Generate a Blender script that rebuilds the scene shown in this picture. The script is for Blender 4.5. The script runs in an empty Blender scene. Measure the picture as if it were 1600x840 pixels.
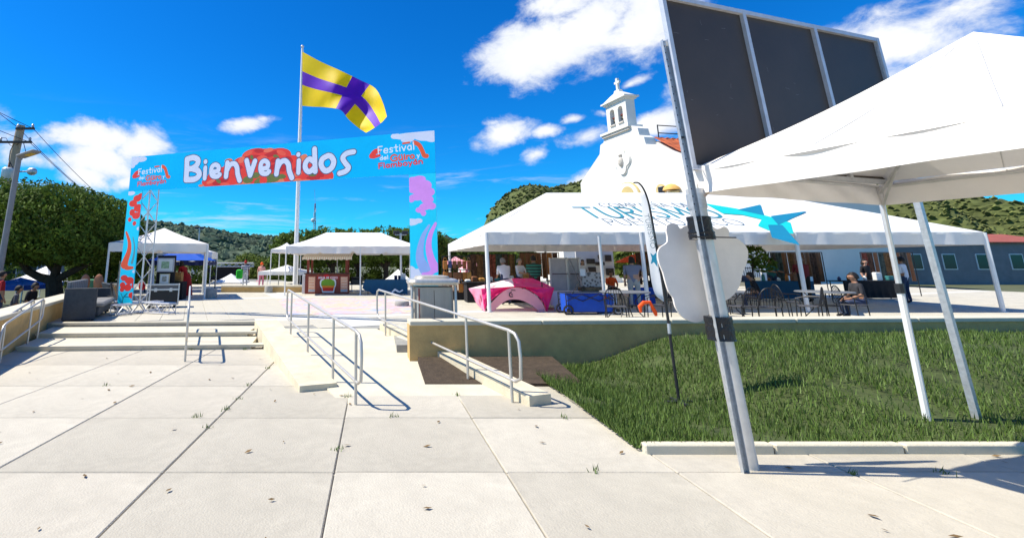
import bpy, bmesh, math, random
import numpy as np
from mathutils import Vector, Matrix
random.seed(7); rng = np.random.default_rng(7)
SC = bpy.context.scene
COL = SC.collection
R = math.radians
# ------------------------------------------------------------------ camera
F, CX, CY, TH, ZC = 750.0, 585.0, 259.0, R(11.4), 1.5      # focal length and centre in photograph pixels, pitch, eye height
cam = bpy.data.cameras.new('camera'); camo = bpy.data.objects.new('camera', cam); COL.objects.link(camo)
camo.location = (0, 0, ZC); camo.rotation_euler = (math.pi/2 + TH, 0, 0)
cam.sensor_width = 36.0; cam.lens = 36.0*F/1600
cam.shift_x = (800-CX)/1600; cam.shift_y = (CY-420)/1600
cam.clip_start = 0.05; cam.clip_end = 6000
SC.camera = camo
# ------------------------------------------------------------------ light
SUN = Vector((-0.58, 0.03, 0.80)).normalized()
SKY_STRENGTH, SUN_STRENGTH, EXPOSURE = 0.100, 4.5, 0.72
sl = bpy.data.lights.new('sun', 'SUN'); sl.energy = SUN_STRENGTH; sl.angle = R(0.55); sl.color = (1, .93, .80)
so = bpy.data.objects.new('sun', sl); COL.objects.link(so); so.rotation_euler = SUN.to_track_quat('Z', 'Y').to_euler()
SC.view_settings.view_transform = 'Standard'; SC.view_settings.look = 'None'
SC.view_settings.gamma = 1; SC.view_settings.exposure = EXPOSURE; SC.view_settings.use_curve_mapping = False

def ray(px, py):
    r = (px-CX)/F; u = (CY-py)/F
    return Vector((r, math.cos(TH)-u*math.sin(TH), math.sin(TH)+u*math.cos(TH)))
CAM = Vector((0, 0, ZC))
def W(px, py, Y):
    d = ray(px, py); return CAM + d*(Y/d.y)
def G(px, py, z=0.0):
    d = ray(px, py); return CAM + d*((z-ZC)/d.z)

# ------------------------------------------------------------------ world: sky and clouds
world = bpy.data.worlds.new('World'); SC.world = world; world.use_nodes = True
NT = world.node_tree; NT.nodes.clear()
def nd(t, **k):
    n = NT.nodes.new(t)
    for a, b in k.items(): setattr(n, a, b)
    return n
def lk(a, b): NT.links.new(a, b)
def wmath(op, a, b=None, c=None, clamp=False):
    n = nd('ShaderNodeMath', operation=op, use_clamp=clamp)
    for i, v in enumerate((a, b, c)):
        if v is None: continue
        if isinstance(v, (int, float)): n.inputs[i].default_value = v
        else: lk(v, n.inputs[i])
    return n.outputs[0]
sky = nd('ShaderNodeTexSky', sky_type='NISHITA', sun_disc=False)
sky.sun_elevation = math.asin(SUN.z); sky.sun_rotation = math.atan2(SUN.x, SUN.y)
sky.altitude = 0; sky.air_density = 1.0; sky.dust_density = 0.25; sky.ozone_density = 3.2
hs = nd('ShaderNodeHueSaturation'); hs.inputs['Saturation'].default_value = 1.35; lk(sky.outputs[0], hs.inputs['Color'])
tint = nd('ShaderNodeMix', data_type='RGBA', blend_type='MULTIPLY'); tint.inputs[0].default_value = 1
lk(hs.outputs[0], tint.inputs[6]); tint.inputs[7].default_value = (.08, .74, 1.10, 1)
tc = nd('ShaderNodeTexCoord'); gen = tc.outputs['Generated']
def noise(scale, detail=8, rough=.6, dist=0, vec=gen):
    n = nd('ShaderNodeTexNoise'); n.inputs['Scale'].default_value = scale; n.inputs['Detail'].default_value = detail
    n.inputs['Roughness'].default_value = rough; n.inputs['Distortion'].default_value = dist; lk(vec, n.inputs['Vector']); return n.outputs[0]
def blob(px, py, rx, ry, amp=1.0, tilt=0.0):
    """soft ellipse of cloud around the direction of a point of the sky"""
    d = ray(px, py).normalized(); h = Vector((d.y, -d.x, 0)).normalized(); v = h.cross(d)
    c, s = math.cos(tilt), math.sin(tilt); h, v = h*c+v*s, v*c-h*s
    k = (d - Vector((0, 0, 0)))
    out = []
    for ax, rad in ((h, rx/F), (v, ry/F)):
        n = nd('ShaderNodeVectorMath', operation='DOT_PRODUCT'); lk(gen, n.inputs[0]); n.inputs[1].default_value = ax/rad
        m = wmath('MULTIPLY', n.outputs['Value'], n.outputs['Value']); out.append(m)
    f = nd('ShaderNodeVectorMath', operation='DOT_PRODUCT'); lk(gen, f.inputs[0]); f.inputs[1].default_value = d
    r2 = wmath('ADD', out[0], out[1])
    fall = wmath('SUBTRACT', 1.0, wmath('SQRT', r2))
    fall = wmath('MULTIPLY', fall, amp)
    return wmath('MAXIMUM', wmath('MULTIPLY_ADD', wmath('LESS_THAN', f.outputs['Value'], 0.0), -9.0, fall), -1.0)
blobs = [(165, 215, 95, 36, 1.0, .05), (150, 250, 70, 36, 1.0, -.2), (215, 228, 60, 38, 1.0, 0), (140, 275, 46, 26, .9, -.2), (200, 285, 40, 14, .7, .3),
         (385, 193, 55, 17, .75, .3), (410, 186, 26, 10, .7, .1),
         (840, 75, 105, 62, 1.1, .3), (920, 45, 128, 60, 1.15, .35), (800, 105, 60, 42, 1.0, .2), (1000, 36, 105, 64, 1.1, .3), (880, 8, 80, 30, 1, 0),
         (785, 212, 62, 28, .85, .25), (850, 205, 30, 12, .6, 0), (838, 240, 28, 16, .65, .3),
         (920, 212, 60, 18, .85, .25), (1032, 192, 60, 28, 1.1, .25), (985, 131, 35, 9, .6, .3), (925, 272, 60, 16, .8, .5), (895, 186, 22, 9, .6, 0), (945, 178, 26, 9, .55, -.4), (770, 192, 24, 8, .4, 0),
         (60, 250, 60, 16, .5, 0), (1250, 120, 190, 60, 1.0, .2), (1450, 210, 160, 40, .9, .1), (-260, 180, 200, 55, 1, 0)]
acc = None
for b in blobs:
    o = blob(*b); acc = o if acc is None else wmath('MAXIMUM', acc, o)
# cumulus added outside the view, its cover raised for neutral fill light
sepx = nd('ShaderNodeSeparateXYZ'); lk(gen, sepx.inputs[0])
far = wmath('MULTIPLY_ADD', noise(2.1, 3, .5), 2.6, -1.40)
away = wmath('SMOOTH_MAX', 0.0, 0.0, 0.0)
back = nd('ShaderNodeMapRange', interpolation_type='SMOOTHSTEP'); lk(sepx.outputs[1], back.inputs[0]); back.inputs[1].default_value = .3; back.inputs[2].default_value = -.1
acc = wmath('MAXIMUM', acc, wmath('MULTIPLY_ADD', wmath('SUBTRACT', 1.0, back.outputs[0]), -3.0, far))
mp = nd('ShaderNodeMapping'); mp.inputs['Scale'].default_value = (1, 1, 1.5); lk(gen, mp.inputs['Vector'])
n1 = noise(13, 10, .62, .25, mp.outputs[0]); n2 = noise(5.5, 6, .55, .2, mp.outputs[0])
nsum = wmath('ADD', wmath('MULTIPLY_ADD', n1, 1.55, -.775), wmath('MULTIPLY_ADD', n2, .9, -.45))
dens = wmath('ADD', acc, nsum)
mr = nd('ShaderNodeMapRange', interpolation_type='SMOOTHSTEP'); lk(dens, mr.inputs[0]); mr.inputs[1].default_value = .06; mr.inputs[2].default_value = .62
# thin streaks low in the sky
mp2 = nd('ShaderNodeMapping'); mp2.inputs['Scale'].default_value = (1.4, 1.4, 11); mp2.inputs['Rotation'].default_value = (.0, .10, 0); lk(gen, mp2.inputs['Vector'])
st = noise(2.6, 9, .66, .6, mp2.outputs[0])
streak = nd('ShaderNodeMapRange', interpolation_type='SMOOTHSTEP'); lk(st, streak.inputs[0]); streak.inputs[1].default_value = .50; streak.inputs[2].default_value = .78
lowm = nd('ShaderNodeMapRange', interpolation_type='SMOOTHSTEP'); lk(sepx.outputs[2], lowm.inputs[0]); lowm.inputs[1].default_value = .30; lowm.inputs[2].default_value = .10
stw = wmath('MULTIPLY', wmath('MULTIPLY', streak.outputs[0], lowm.outputs[0]), .75)
cover = wmath('MAXIMUM', mr.outputs[0], stw)
shade = nd('ShaderNodeMapRange'); lk(wmath('ADD', dens, wmath('MULTIPLY_ADD', noise(9, 6, .6), 1.6, -.8)), shade.inputs[0]); shade.inputs[1].default_value = .1; shade.inputs[2].default_value = 1.5
cc = nd('ShaderNodeMix', data_type='RGBA'); lk(shade.outputs[0], cc.inputs[0]); cc.inputs[6].default_value = (4.8, 5.2, 6.0, 1); cc.inputs[7].default_value = (7.4, 7.3, 7.1, 1)
mixc = nd('ShaderNodeMix', data_type='RGBA'); lk(cover, mixc.inputs[0]); lk(tint.outputs[2], mixc.inputs[6]); lk(cc.outputs[2], mixc.inputs[7])
bg = nd('ShaderNodeBackground'); lk(mixc.outputs[2], bg.inputs[0]); bg.inputs[1].default_value = SKY_STRENGTH
wo = nd('ShaderNodeOutputWorld'); lk(bg.outputs[0], wo.inputs[0])

# ------------------------------------------------------------------ materials
def srgb(r, g, b):
    f = lambda c: (c/255/12.92) if c <= 10 else ((c/255+.055)/1.055)**2.4
    return (f(r), f(g), f(b))
MATS = {}
def mat(name, col, rough=.6, var=.12, scale=3.0, metal=0.0, bump=0.0, bscale=60.0, trans=0.0, spec=.4, dirt=0.0, wave=None, attr=False, stretch=None):
    if name in MATS: return MATS[name]
    m = bpy.data.materials.new(name); m.use_nodes = True; MATS[name] = m
    t = m.node_tree; p = t.nodes['Principled BSDF']; out = t.nodes['Material Output']
    p.inputs['Roughness'].default_value = rough; p.inputs['Metallic'].default_value = metal; p.inputs['Specular IOR Level'].default_value = spec
    c = t.nodes.new('ShaderNodeTexCoord'); vec = c.outputs['Object']
    if stretch:
        mp = t.nodes.new('ShaderNodeMapping'); mp.inputs['Scale'].default_value = stretch; t.links.new(vec, mp.inputs['Vector']); vec = mp.outputs[0]
    n = t.nodes.new('ShaderNodeTexNoise'); n.inputs['Scale'].default_value = scale; n.inputs['Detail'].default_value = 6; n.inputs['Roughness'].default_value = .65
    t.links.new(vec, n.inputs['Vector'])
    mx = t.nodes.new('ShaderNodeMix'); mx.data_type = 'RGBA'; fac = n.outputs[0]
    if attr:
        a = t.nodes.new('ShaderNodeAttribute'); a.attribute_name = 'tone'; fac = a.outputs['Fac']
    else:
        mrr = t.nodes.new('ShaderNodeMapRange'); mrr.inputs[1].default_value = .3; mrr.inputs[2].default_value = .7; t.links.new(fac, mrr.inputs[0]); fac = mrr.outputs[0]
    t.links.new(fac, mx.inputs[0])
    mx.inputs[6].default_value = (*[max(0, x*(1-var)) for x in col], 1); mx.inputs[7].default_value = (*[min(1, x*(1+var)) for x in col], 1)
    res = mx.outputs[2]
    if dirt:
        n2 = t.nodes.new('ShaderNodeTexNoise'); n2.inputs['Scale'].default_value = scale*.45; n2.inputs['Detail'].default_value = 9; n2.inputs['Roughness'].default_value = .75; t.links.new(vec, n2.inputs['Vector'])
        r2 = t.nodes.new('ShaderNodeMapRange'); r2.inputs[1].default_value = .48; r2.inputs[2].default_value = .78; r2.inputs[4].default_value = dirt; t.links.new(n2.outputs[0], r2.inputs[0])
        m2 = t.nodes.new('ShaderNodeMix'); m2.data_type = 'RGBA'; t.links.new(r2.outputs[0], m2.inputs[0]); t.links.new(res, m2.inputs[6]); m2.inputs[7].default_value = (*[x*.42 for x in col], 1); res = m2.outputs[2]
    t.links.new(res, p.inputs['Base Color'])
    if bump:
        b = t.nodes.new('ShaderNodeBump'); b.inputs['Strength'].default_value = bump; b.inputs['Distance'].default_value = .02
        n3 = t.nodes.new('ShaderNodeTexNoise'); n3.inputs['Scale'].default_value = bscale; n3.inputs['Detail'].default_value = 5; t.links.new(vec, n3.inputs['Vector'])
        t.links.new(n3.outputs[0], b.inputs['Height']); t.links.new(b.outputs[0], p.inputs['Normal'])
    if trans:
        tr = t.nodes.new('ShaderNodeBsdfTranslucent'); t.links.new(res, tr.inputs[0]); ms = t.nodes.new('ShaderNodeMixShader'); ms.inputs[0].default_value = trans
        t.links.new(p.outputs[0], ms.inputs[1]); t.links.new(tr.outputs[0], ms.inputs[2]); t.links.new(ms.outputs[0], out.inputs[0])
    return m
def stripes(name, c1, c2, freq, axis=2, duty=.5, rough=.8):
    if name in MATS: return MATS[name]
    m = bpy.data.materials.new(name); m.use_nodes = True; MATS[name] = m; t = m.node_tree; p = t.nodes['Principled BSDF']; p.inputs['Roughness'].default_value = rough
    c = t.nodes.new('ShaderNodeTexCoord'); s = t.nodes.new('ShaderNodeSeparateXYZ'); t.links.new(c.outputs['Object'], s.inputs[0])
    a = t.nodes.new('ShaderNodeMath'); a.operation = 'MULTIPLY'; a.inputs[1].default_value = freq; t.links.new(s.outputs[axis], a.inputs[0])
    b = t.nodes.new('ShaderNodeMath'); b.operation = 'FRACT'; t.links.new(a.outputs[0], b.inputs[0])
    l = t.nodes.new('ShaderNodeMath'); l.operation = 'LESS_THAN'; l.inputs[1].default_value = duty; t.links.new(b.outputs[0], l.inputs[0])
    x = t.nodes.new('ShaderNodeMix'); x.data_type = 'RGBA'; t.links.new(l.outputs[0], x.inputs[0]); x.inputs[6].default_value = (*c1, 1); x.inputs[7].default_value = (*c2, 1)
    t.links.new(x.outputs[2], p.inputs['Base Color']); return m

TENT = mat('white_vinyl', (.82, .81, .775), .5, .025, 1.2, trans=.05, bump=.12, bscale=3, dirt=.05)
TENTD = mat('used_white_vinyl', (.87, .82, .75), .55, .04, 2.0, trans=.10, bump=.25, bscale=5, dirt=.16)
ALU = mat('aluminium', (.62, .61, .60), .42, .10, 8, metal=.5)
STEEL = mat('brushed_steel', (.56, .53, .48), .42, .10, 14, metal=.55, stretch=(1, 1, .1))
GALV = mat('galvanised_steel', (.50, .52, .54), .45, .18, 22, metal=.6, dirt=.3)
WPAINT = mat('white_painted_metal', (.74, .74, .72), .5, .05, 4, dirt=.1)
BLACK = mat('black_paint', (.018, .018, .02), .5, .2, 5)
BLACKF = mat('black_fabric', (.014, .013, .015), .9, .2, 8)
DKGREY = mat('dark_grey_panel', (.032, .033, .037), .55, .18, 2.2, bump=.05, dirt=.0)
CREAM = mat('cream_concrete', (.62, .55, .40), .85, .12, 3.5, bump=.35, bscale=45, dirt=.35)
WALLSHADE = mat('shaded_cream_wall', (.56, .37, .15), .9, .16, 2.5, bump=.35, bscale=40, dirt=.45)  # shade on the cream wall faces put into a browner base colour
PALE = mat('pale_concrete', (.58, .53, .41), .85, .09, 2.5, bump=.3, bscale=50, dirt=.18)
TILE = mat('grey_paving', (.50, .465, .375), .8, .13, 2.2, bump=.25, bscale=55, dirt=.16)
TILE2 = mat('pale_paving', (.58, .565, .50), .8, .08, 2.2, bump=.25, bscale=55, dirt=.12)
JOINT = mat('paving_joint', (.27, .265, .24), .95, .2, 5)
ASPH = mat('asphalt', (.050, .050, .052), .92, .25, 6, bump=.6, bscale=160, dirt=.2)
WALK = mat('sidewalk_concrete', (.36, .35, .32), .9, .14, 1.8, bump=.3, bscale=60, dirt=.3)
SOIL = mat('dark_soil', (.060, .042, .026), .95, .35, 8, bump=.8, bscale=30)
DIRT = mat('ground_cover', (.085, .095, .045), .95, .3, .6)
WOOD = mat('brown_wood', (.24, .045, .026), .6, .3, 6, stretch=(1, 1, .15))
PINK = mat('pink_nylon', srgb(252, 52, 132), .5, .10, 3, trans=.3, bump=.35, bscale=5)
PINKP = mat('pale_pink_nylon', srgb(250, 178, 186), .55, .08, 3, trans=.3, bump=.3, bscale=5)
BLUE = mat('blue_fabric', srgb(18, 74, 180), .7, .12, 5, bump=.25, bscale=14)
BLUEC = mat('blue_canopy', srgb(28, 92, 200), .6, .1, 3, trans=.3)
NAVY = mat('navy_canopy', srgb(14, 26, 74), .7, .15, 3)
DENIM = mat('denim', (.035, .05, .10), .9, .25, 12)
SKIN = mat('skin_brown', (.34, .17, .10), .6, .12, 6)
SKINL = mat('skin_tan', (.50, .28, .19), .6, .12, 6)
HAIRD = mat('dark_hair', (.015, .011, .009), .7, .3, 20)
HAIRG = mat('grey_hair', (.22, .20, .19), .8, .3, 20)
WSHIRT = mat('white_cotton', (.72, .70, .74), .9, .06, 6, bump=.3, bscale=9)
GSHIRT = mat('grey_blue_cotton', (.21, .22, .30), .9, .1, 6, bump=.3, bscale=9)
RED = mat('red_cloth', srgb(150, 14, 22), .85, .15, 6, bump=.25, bscale=9)
CLOTH = mat('white_tablecloth', (.72, .71, .78), .9, .05, 4, bump=.4, bscale=6)
ORANGE = mat('orange_cloth', srgb(235, 84, 20), .8, .15, 6)
BARK = mat('bark', (.040, .030, .022), .95, .35, 7, bump=.9, bscale=22)
LEAF = mat('leaf_green', (.085, .135, .020), .75, .6, attr=True, trans=.25, spec=.15)
LEAFY = mat('leaf_yellow_green', (.115, .155, .028), .75, .5, attr=True, trans=.25, spec=.15)
GRASSM = mat('grass_blade', (.10, .16, .03), .6, .5, attr=True, trans=.2)
# ------------------------------------------------------------------ mesh builder
def wloc(o):
    v = Vector((0, 0, 0))
    while o is not None: v += Vector(o.location); o = o.parent
    return v
class MB:
    def __init__(s): s.v = []; s.f = []; s.m = []; s.mi = 0
    def add(s, vs, fs):
        k = len(s.v); s.v += [tuple(x) for x in vs]; s.f += [[k+i for i in f] for f in fs]; s.m += [s.mi]*len(fs); return s
    def box(s, c, size, ax=None, ay=None, az=None):
        c = Vector(c); ax = Vector(ax or (1, 0, 0)); ay = Vector(ay or (0, 1, 0)); az = Vector(az or (0, 0, 1)); a, b, h = [x/2 for x in size]
        return s.add([c+ax*a*i+ay*b*j+az*h*k for k in (-1, 1) for j in (-1, 1) for i in (-1, 1)],
                     [(0, 2, 3, 1), (4, 5, 7, 6), (0, 1, 5, 4), (2, 6, 7, 3), (0, 4, 6, 2), (1, 3, 7, 5)])
    def cbox(s, c, size, ch=.02, ax=None, ay=None, az=None):
        """box with chamfered vertical and top edges"""
        c = Vector(c); ax = Vector(ax or (1, 0, 0)); ay = Vector(ay or (0, 1, 0)); az = Vector(az or (0, 0, 1)); a, b, h = [x/2 for x in size]
        def ring(ins, z):
            p = [(-a+ins+ch, -b+ins), (a-ins-ch, -b+ins), (a-ins, -b+ins+ch), (a-ins, b-ins-ch), (a-ins-ch, b-ins), (-a+ins+ch, b-ins), (-a+ins, b-ins-ch), (-a+ins, -b+ins+ch)]
            return [c+ax*x+ay*y+az*z for x, y in p]
        return s.loft([ring(ch, -h), ring(0, -h+ch), ring(0, h-ch), ring(ch, h)])
    def loft(s, rings, closed=True, caps=True):
        n = len(rings[0]); k = len(s.v); s.v += [tuple(p) for r in rings for p in r]; fs = []
        for i in range(len(rings)-1):
            for j in range(n if closed else n-1):
                a, b = k+i*n+j, k+i*n+(j+1) % n; fs.append([a, b, b+n, a+n])
        if caps: fs.append([k+j for j in range(n)][::-1]); fs.append([k+(len(rings)-1)*n+j for j in range(n)])
        s.f += fs; s.m += [s.mi]*len(fs); return s
    def bar(s, p0, p1, r, n=8, r1=None): return s.tube([p0, p1], [r, r if r1 is None else r1], n)
    def tube(s, path, r, n=8):
        P = [Vector(p) for p in path]; rs = r if isinstance(r, (list, tuple)) else [r]*len(P); rings = []
        up = None
        for i, p in enumerate(P):
            t = (P[min(i+1, len(P)-1)]-P[max(i-1, 0)])
            t = t.normalized() if t.length > 1e-9 else Vector((0, 0, 1))
            if up is None: up = Vector((0, 0, 1)) if abs(t.z) < .9 else Vector((1, 0, 0))
            a = t.cross(up)
            if a.length < 1e-4: a = t.cross(Vector((0, 1, .3)))
            a.normalize(); b = a.cross(t); up = b
            rings.append([p+(a*math.cos(2*math.pi*j/n)+b*math.sin(2*math.pi*j/n))*rs[i] for j in range(n)])
        return s.loft(rings)
    def lathe(s, c, prof, n=16, sx=1, sy=1):
        c = Vector(c); return s.loft([[c+Vector((math.cos(2*math.pi*j/n)*r*sx, math.sin(2*math.pi*j/n)*r*sy, z)) for j in range(n)] for r, z in prof])
    def ball(s, c, r, n=10, m=6):
        rx, ry, rz = r if isinstance(r, (tuple, list)) else (r, r, r); c = Vector(c); rings = []
        for i in range(m+1):
            a = math.pi*(.02+.96*i/m)-math.pi/2
            rings.append([c+Vector((rx*math.cos(a)*math.cos(2*math.pi*j/n), ry*math.cos(a)*math.sin(2*math.pi*j/n), rz*math.sin(a))) for j in range(n)])
        return s.loft(rings)
    def grid(s, fn, nu, nv):
        k = len(s.v); s.v += [tuple(fn(i/nu, j/nv)) for j in range(nv+1) for i in range(nu+1)]
        fs = [[k+j*(nu+1)+i, k+j*(nu+1)+i+1, k+(j+1)*(nu+1)+i+1, k+(j+1)*(nu+1)+i] for j in range(nv) for i in range(nu)]
        s.f += fs; s.m += [s.mi]*len(fs); return s
    def prism(s, pts, ext):
        """closed polygon (3-D points) extruded by a vector"""
        e = Vector(ext); P = [Vector(p) for p in pts]; return s.loft([P, [p+e for p in P]])
    def build(s, name, mats, parent=None, smooth=False):
        me = bpy.data.meshes.new(name); off = wloc(parent) if parent else Vector((0, 0, 0))
        if off.length: s.v = [(x-off.x, y-off.y, z-off.z) for x, y, z in s.v]
        me.from_pydata(s.v, [], s.f)
        for m in (mats if isinstance(mats, (list, tuple)) else [mats]): me.materials.append(m)
        if any(s.m): me.polygons.foreach_set('material_index', s.m)
        me.validate(); me.update()
        bm = bmesh.new(); bm.from_mesh(me); bmesh.ops.recalc_face_normals(bm, faces=bm.faces); bm.to_mesh(me); bm.free()
        if smooth:
            me.shade_smooth()
            me.set_sharp_from_angle(angle=R(40))
        o = bpy.data.objects.new(name, me); COL.objects.link(o); o.parent = parent; return o
def part(name, m, parent, smooth=False, **k):
    b = MB()
    for op, args in k.items(): getattr(b, op.rstrip('0123456789'))(*args)
    return b.build(name, m, parent, smooth)
def tag(o, label, cat, group=None):
    o['label'] = label; o['category'] = cat
    if group: o['group'] = group
    return o
def thing(name, label, cat, loc=(0, 0, 0), group=None):
    o = bpy.data.objects.new(name, None); COL.objects.link(o); o.location = loc; o.empty_display_size = .1; return tag(o, label, cat, group)
def struct(o, kind='structure'): o['kind'] = kind; return o
# ---- flat printed shapes: a signed distance field cut into one clean sheet
class Plane:
    def __init__(s, o, sd, td): s.o = Vector(o); s.s = Vector(sd).normalized(); s.t = Vector(td).normalized(); s.n = s.s.cross(s.t).normalized(); s.n = s.n if s.n.dot(CAM-s.o) > 0 else -s.n
    def px(s, x, y):
        d = ray(x, y); k = (s.o-CAM).dot(s.n)/d.dot(s.n); q = CAM+d*k-s.o; return (q.dot(s.s), q.dot(s.t))
    def at(s, a, b, off=0.0): return s.o+s.s*a+s.t*b+s.n*off
    def pts(s, P): return [s.px(*p) for p in P]
def smooth_path(P, n=6):
    if len(P) < 3: return P
    out = []
    for i in range(len(P)-1):
        a, b, c, d = P[max(i-1, 0)], P[i], P[i+1], P[min(i+2, len(P)-1)]
        for k in range(n):
            t = k/n
            out.append(tuple(.5*((2*b[j])+(c[j]-a[j])*t+(2*a[j]-5*b[j]+4*c[j]-d[j])*t*t+(3*b[j]-a[j]-3*c[j]+d[j])*t**3) for j in (0, 1)))
    return out+[tuple(P[-1])]
def sd_stroke(X, Y, P, r):
    best = np.full(X.shape, 1e9); n = len(P); rs = r if isinstance(r, (list, tuple)) else None
    if n == 1: return np.hypot(X-P[0][0], Y-P[0][1])-r
    for i in range(n-1):
        ax, ay = P[i]; dx, dy = P[i+1][0]-ax, P[i+1][1]-ay; L = dx*dx+dy*dy+1e-12
        t = np.clip(((X-ax)*dx+(Y-ay)*dy)/L, 0, 1); q = np.hypot(X-ax-t*dx, Y-ay-t*dy)
        best = np.minimum(best, q-(r if rs is None else rs[0]+(rs[1]-rs[0])*(i+t)/(n-1)))
    return best
def sd_ell(X, Y, c, rx, ry, rot=0):
    ca, sa = math.cos(rot), math.sin(rot); x = (X-c[0])*ca+(Y-c[1])*sa; y = -(X-c[0])*sa+(Y-c[1])*ca
    return (np.hypot(x/rx, y/ry)-1)*min(rx, ry)
def sd_poly(X, Y, P):
    d = np.full(X.shape, 1e9); ins = np.zeros(X.shape, bool); n = len(P)
    for i in range(n):
        ax, ay = P[i]; bx, by = P[(i+1) % n]; dx, dy = bx-ax, by-ay; t = np.clip(((X-ax)*dx+(Y-ay)*dy)/(dx*dx+dy*dy+1e-12), 0, 1)
        d = np.minimum(d, np.hypot(X-ax-t*dx, Y-ay-t*dy)); c = (ay > Y) != (by > Y)
        with np.errstate(divide='ignore', invalid='ignore'): ins ^= c & (X < (bx-ax)*(Y-ay)/(by-ay+1e-15)+ax)
    return np.where(ins, -d, d)
def sheet(name, pl, fields, res, off, m, parent, clip=None, split=True):
    """fields: ('k',pts,r) strokes, ('p',pts) polygons, ('e',c,rx,ry,rot) ellipses; negative ones with '-'"""
    xs, ys = [], []
    for f in fields:
        if f[0].startswith('-'): continue
        if f[0] == 'e': xs += [f[1][0]-max(f[2:4]), f[1][0]+max(f[2:4])]; ys += [f[1][1]-max(f[2:4]), f[1][1]+max(f[2:4])]
        else:
            r = (max(f[2]) if isinstance(f[2], (list, tuple)) else f[2]) if f[0] == 'k' else 0
            xs += [p[0]-r for p in f[1]]+[p[0]+r for p in f[1]]; ys += [p[1]-r for p in f[1]]+[p[1]+r for p in f[1]]
    x0, x1, y0, y1 = min(xs)-res*1.5, max(xs)+res*1.5, min(ys)-res*1.5, max(ys)+res*1.5
    nx, ny = int((x1-x0)/res)+2, int((y1-y0)/res)+2
    gx = x0+np.arange(nx)*res; gy = y0+np.arange(ny)*res; X, Y = np.meshgrid(gx, gy); D = np.full(X.shape, 1e9)
    for f in fields:
        k = f[0][-1]
        d = sd_stroke(X, Y, f[1], f[2]) if k == 'k' else sd_ell(X, Y, *f[1:]) if k == 'e' else sd_poly(X, Y, f[1])
        D = np.maximum(D, -d) if f[0][0] == '-' else np.minimum(D, d)
    if clip is not None: D = np.maximum(D, sd_poly(X, Y, clip))
    ins = D < 0; b = MB(); idx = {}
    def vert(x, y):
        key = (round(x, 6), round(y, 6))
        if key not in idx: idx[key] = len(b.v); b.v.append(tuple(pl.at(x, y, off)))
        return idx[key]
    for j in range(ny-1):
        i = 0
        while i < nx-1:
            c = [ins[j, i], ins[j, i+1], ins[j+1, i+1], ins[j+1, i]]
            if all(c):
                k = i
                while k < nx-1 and ins[j, k] and ins[j, k+1] and ins[j+1, k+1] and ins[j+1, k]: k += 1
                b.f.append([vert(gx[i], gy[j]), vert(gx[k], gy[j]), vert(gx[k], gy[j+1]), vert(gx[i], gy[j+1])]); b.m.append(0); i = k; continue
            if any(c):
                co = [(gx[i], gy[j], D[j, i]), (gx[i+1], gy[j], D[j, i+1]), (gx[i+1], gy[j+1], D[j+1, i+1]), (gx[i], gy[j+1], D[j+1, i])]; poly = []
                for q in range(4):
                    a, e = co[q], co[(q+1) % 4]
                    if a[2] < 0: poly.append((a[0], a[1]))
                    if (a[2] < 0) != (e[2] < 0): t = a[2]/(a[2]-e[2]); poly.append((a[0]+(e[0]-a[0])*t, a[1]+(e[1]-a[1])*t))
                ids = []
                for p in poly:
                    v = vert(*p)
                    if v not in ids: ids.append(v)
                if len(ids) >= 3: b.f.append(ids); b.m.append(0)
            i += 1
    if not split:
        o = b.build(name, m, parent); o['kind'] = 'stuff'; return o
    par = list(range(len(b.v)))
    def find(a):
        while par[a] != a: par[a] = par[par[a]]; a = par[a]
        return a
    for f in b.f:
        r = find(f[0])
        for q in f[1:]: par[find(q)] = r
    comp = {}
    for f in b.f: comp.setdefault(find(f[0]), []).append(f)
    first = None
    for fs in comp.values():
        use = sorted({q for f in fs for q in f}); mp_ = {q: i for i, q in enumerate(use)}; c = MB(); c.add([b.v[q] for q in use], [[mp_[q] for q in f] for f in fs]); o = c.build(name, m, parent); first = first or o
    return first
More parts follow.
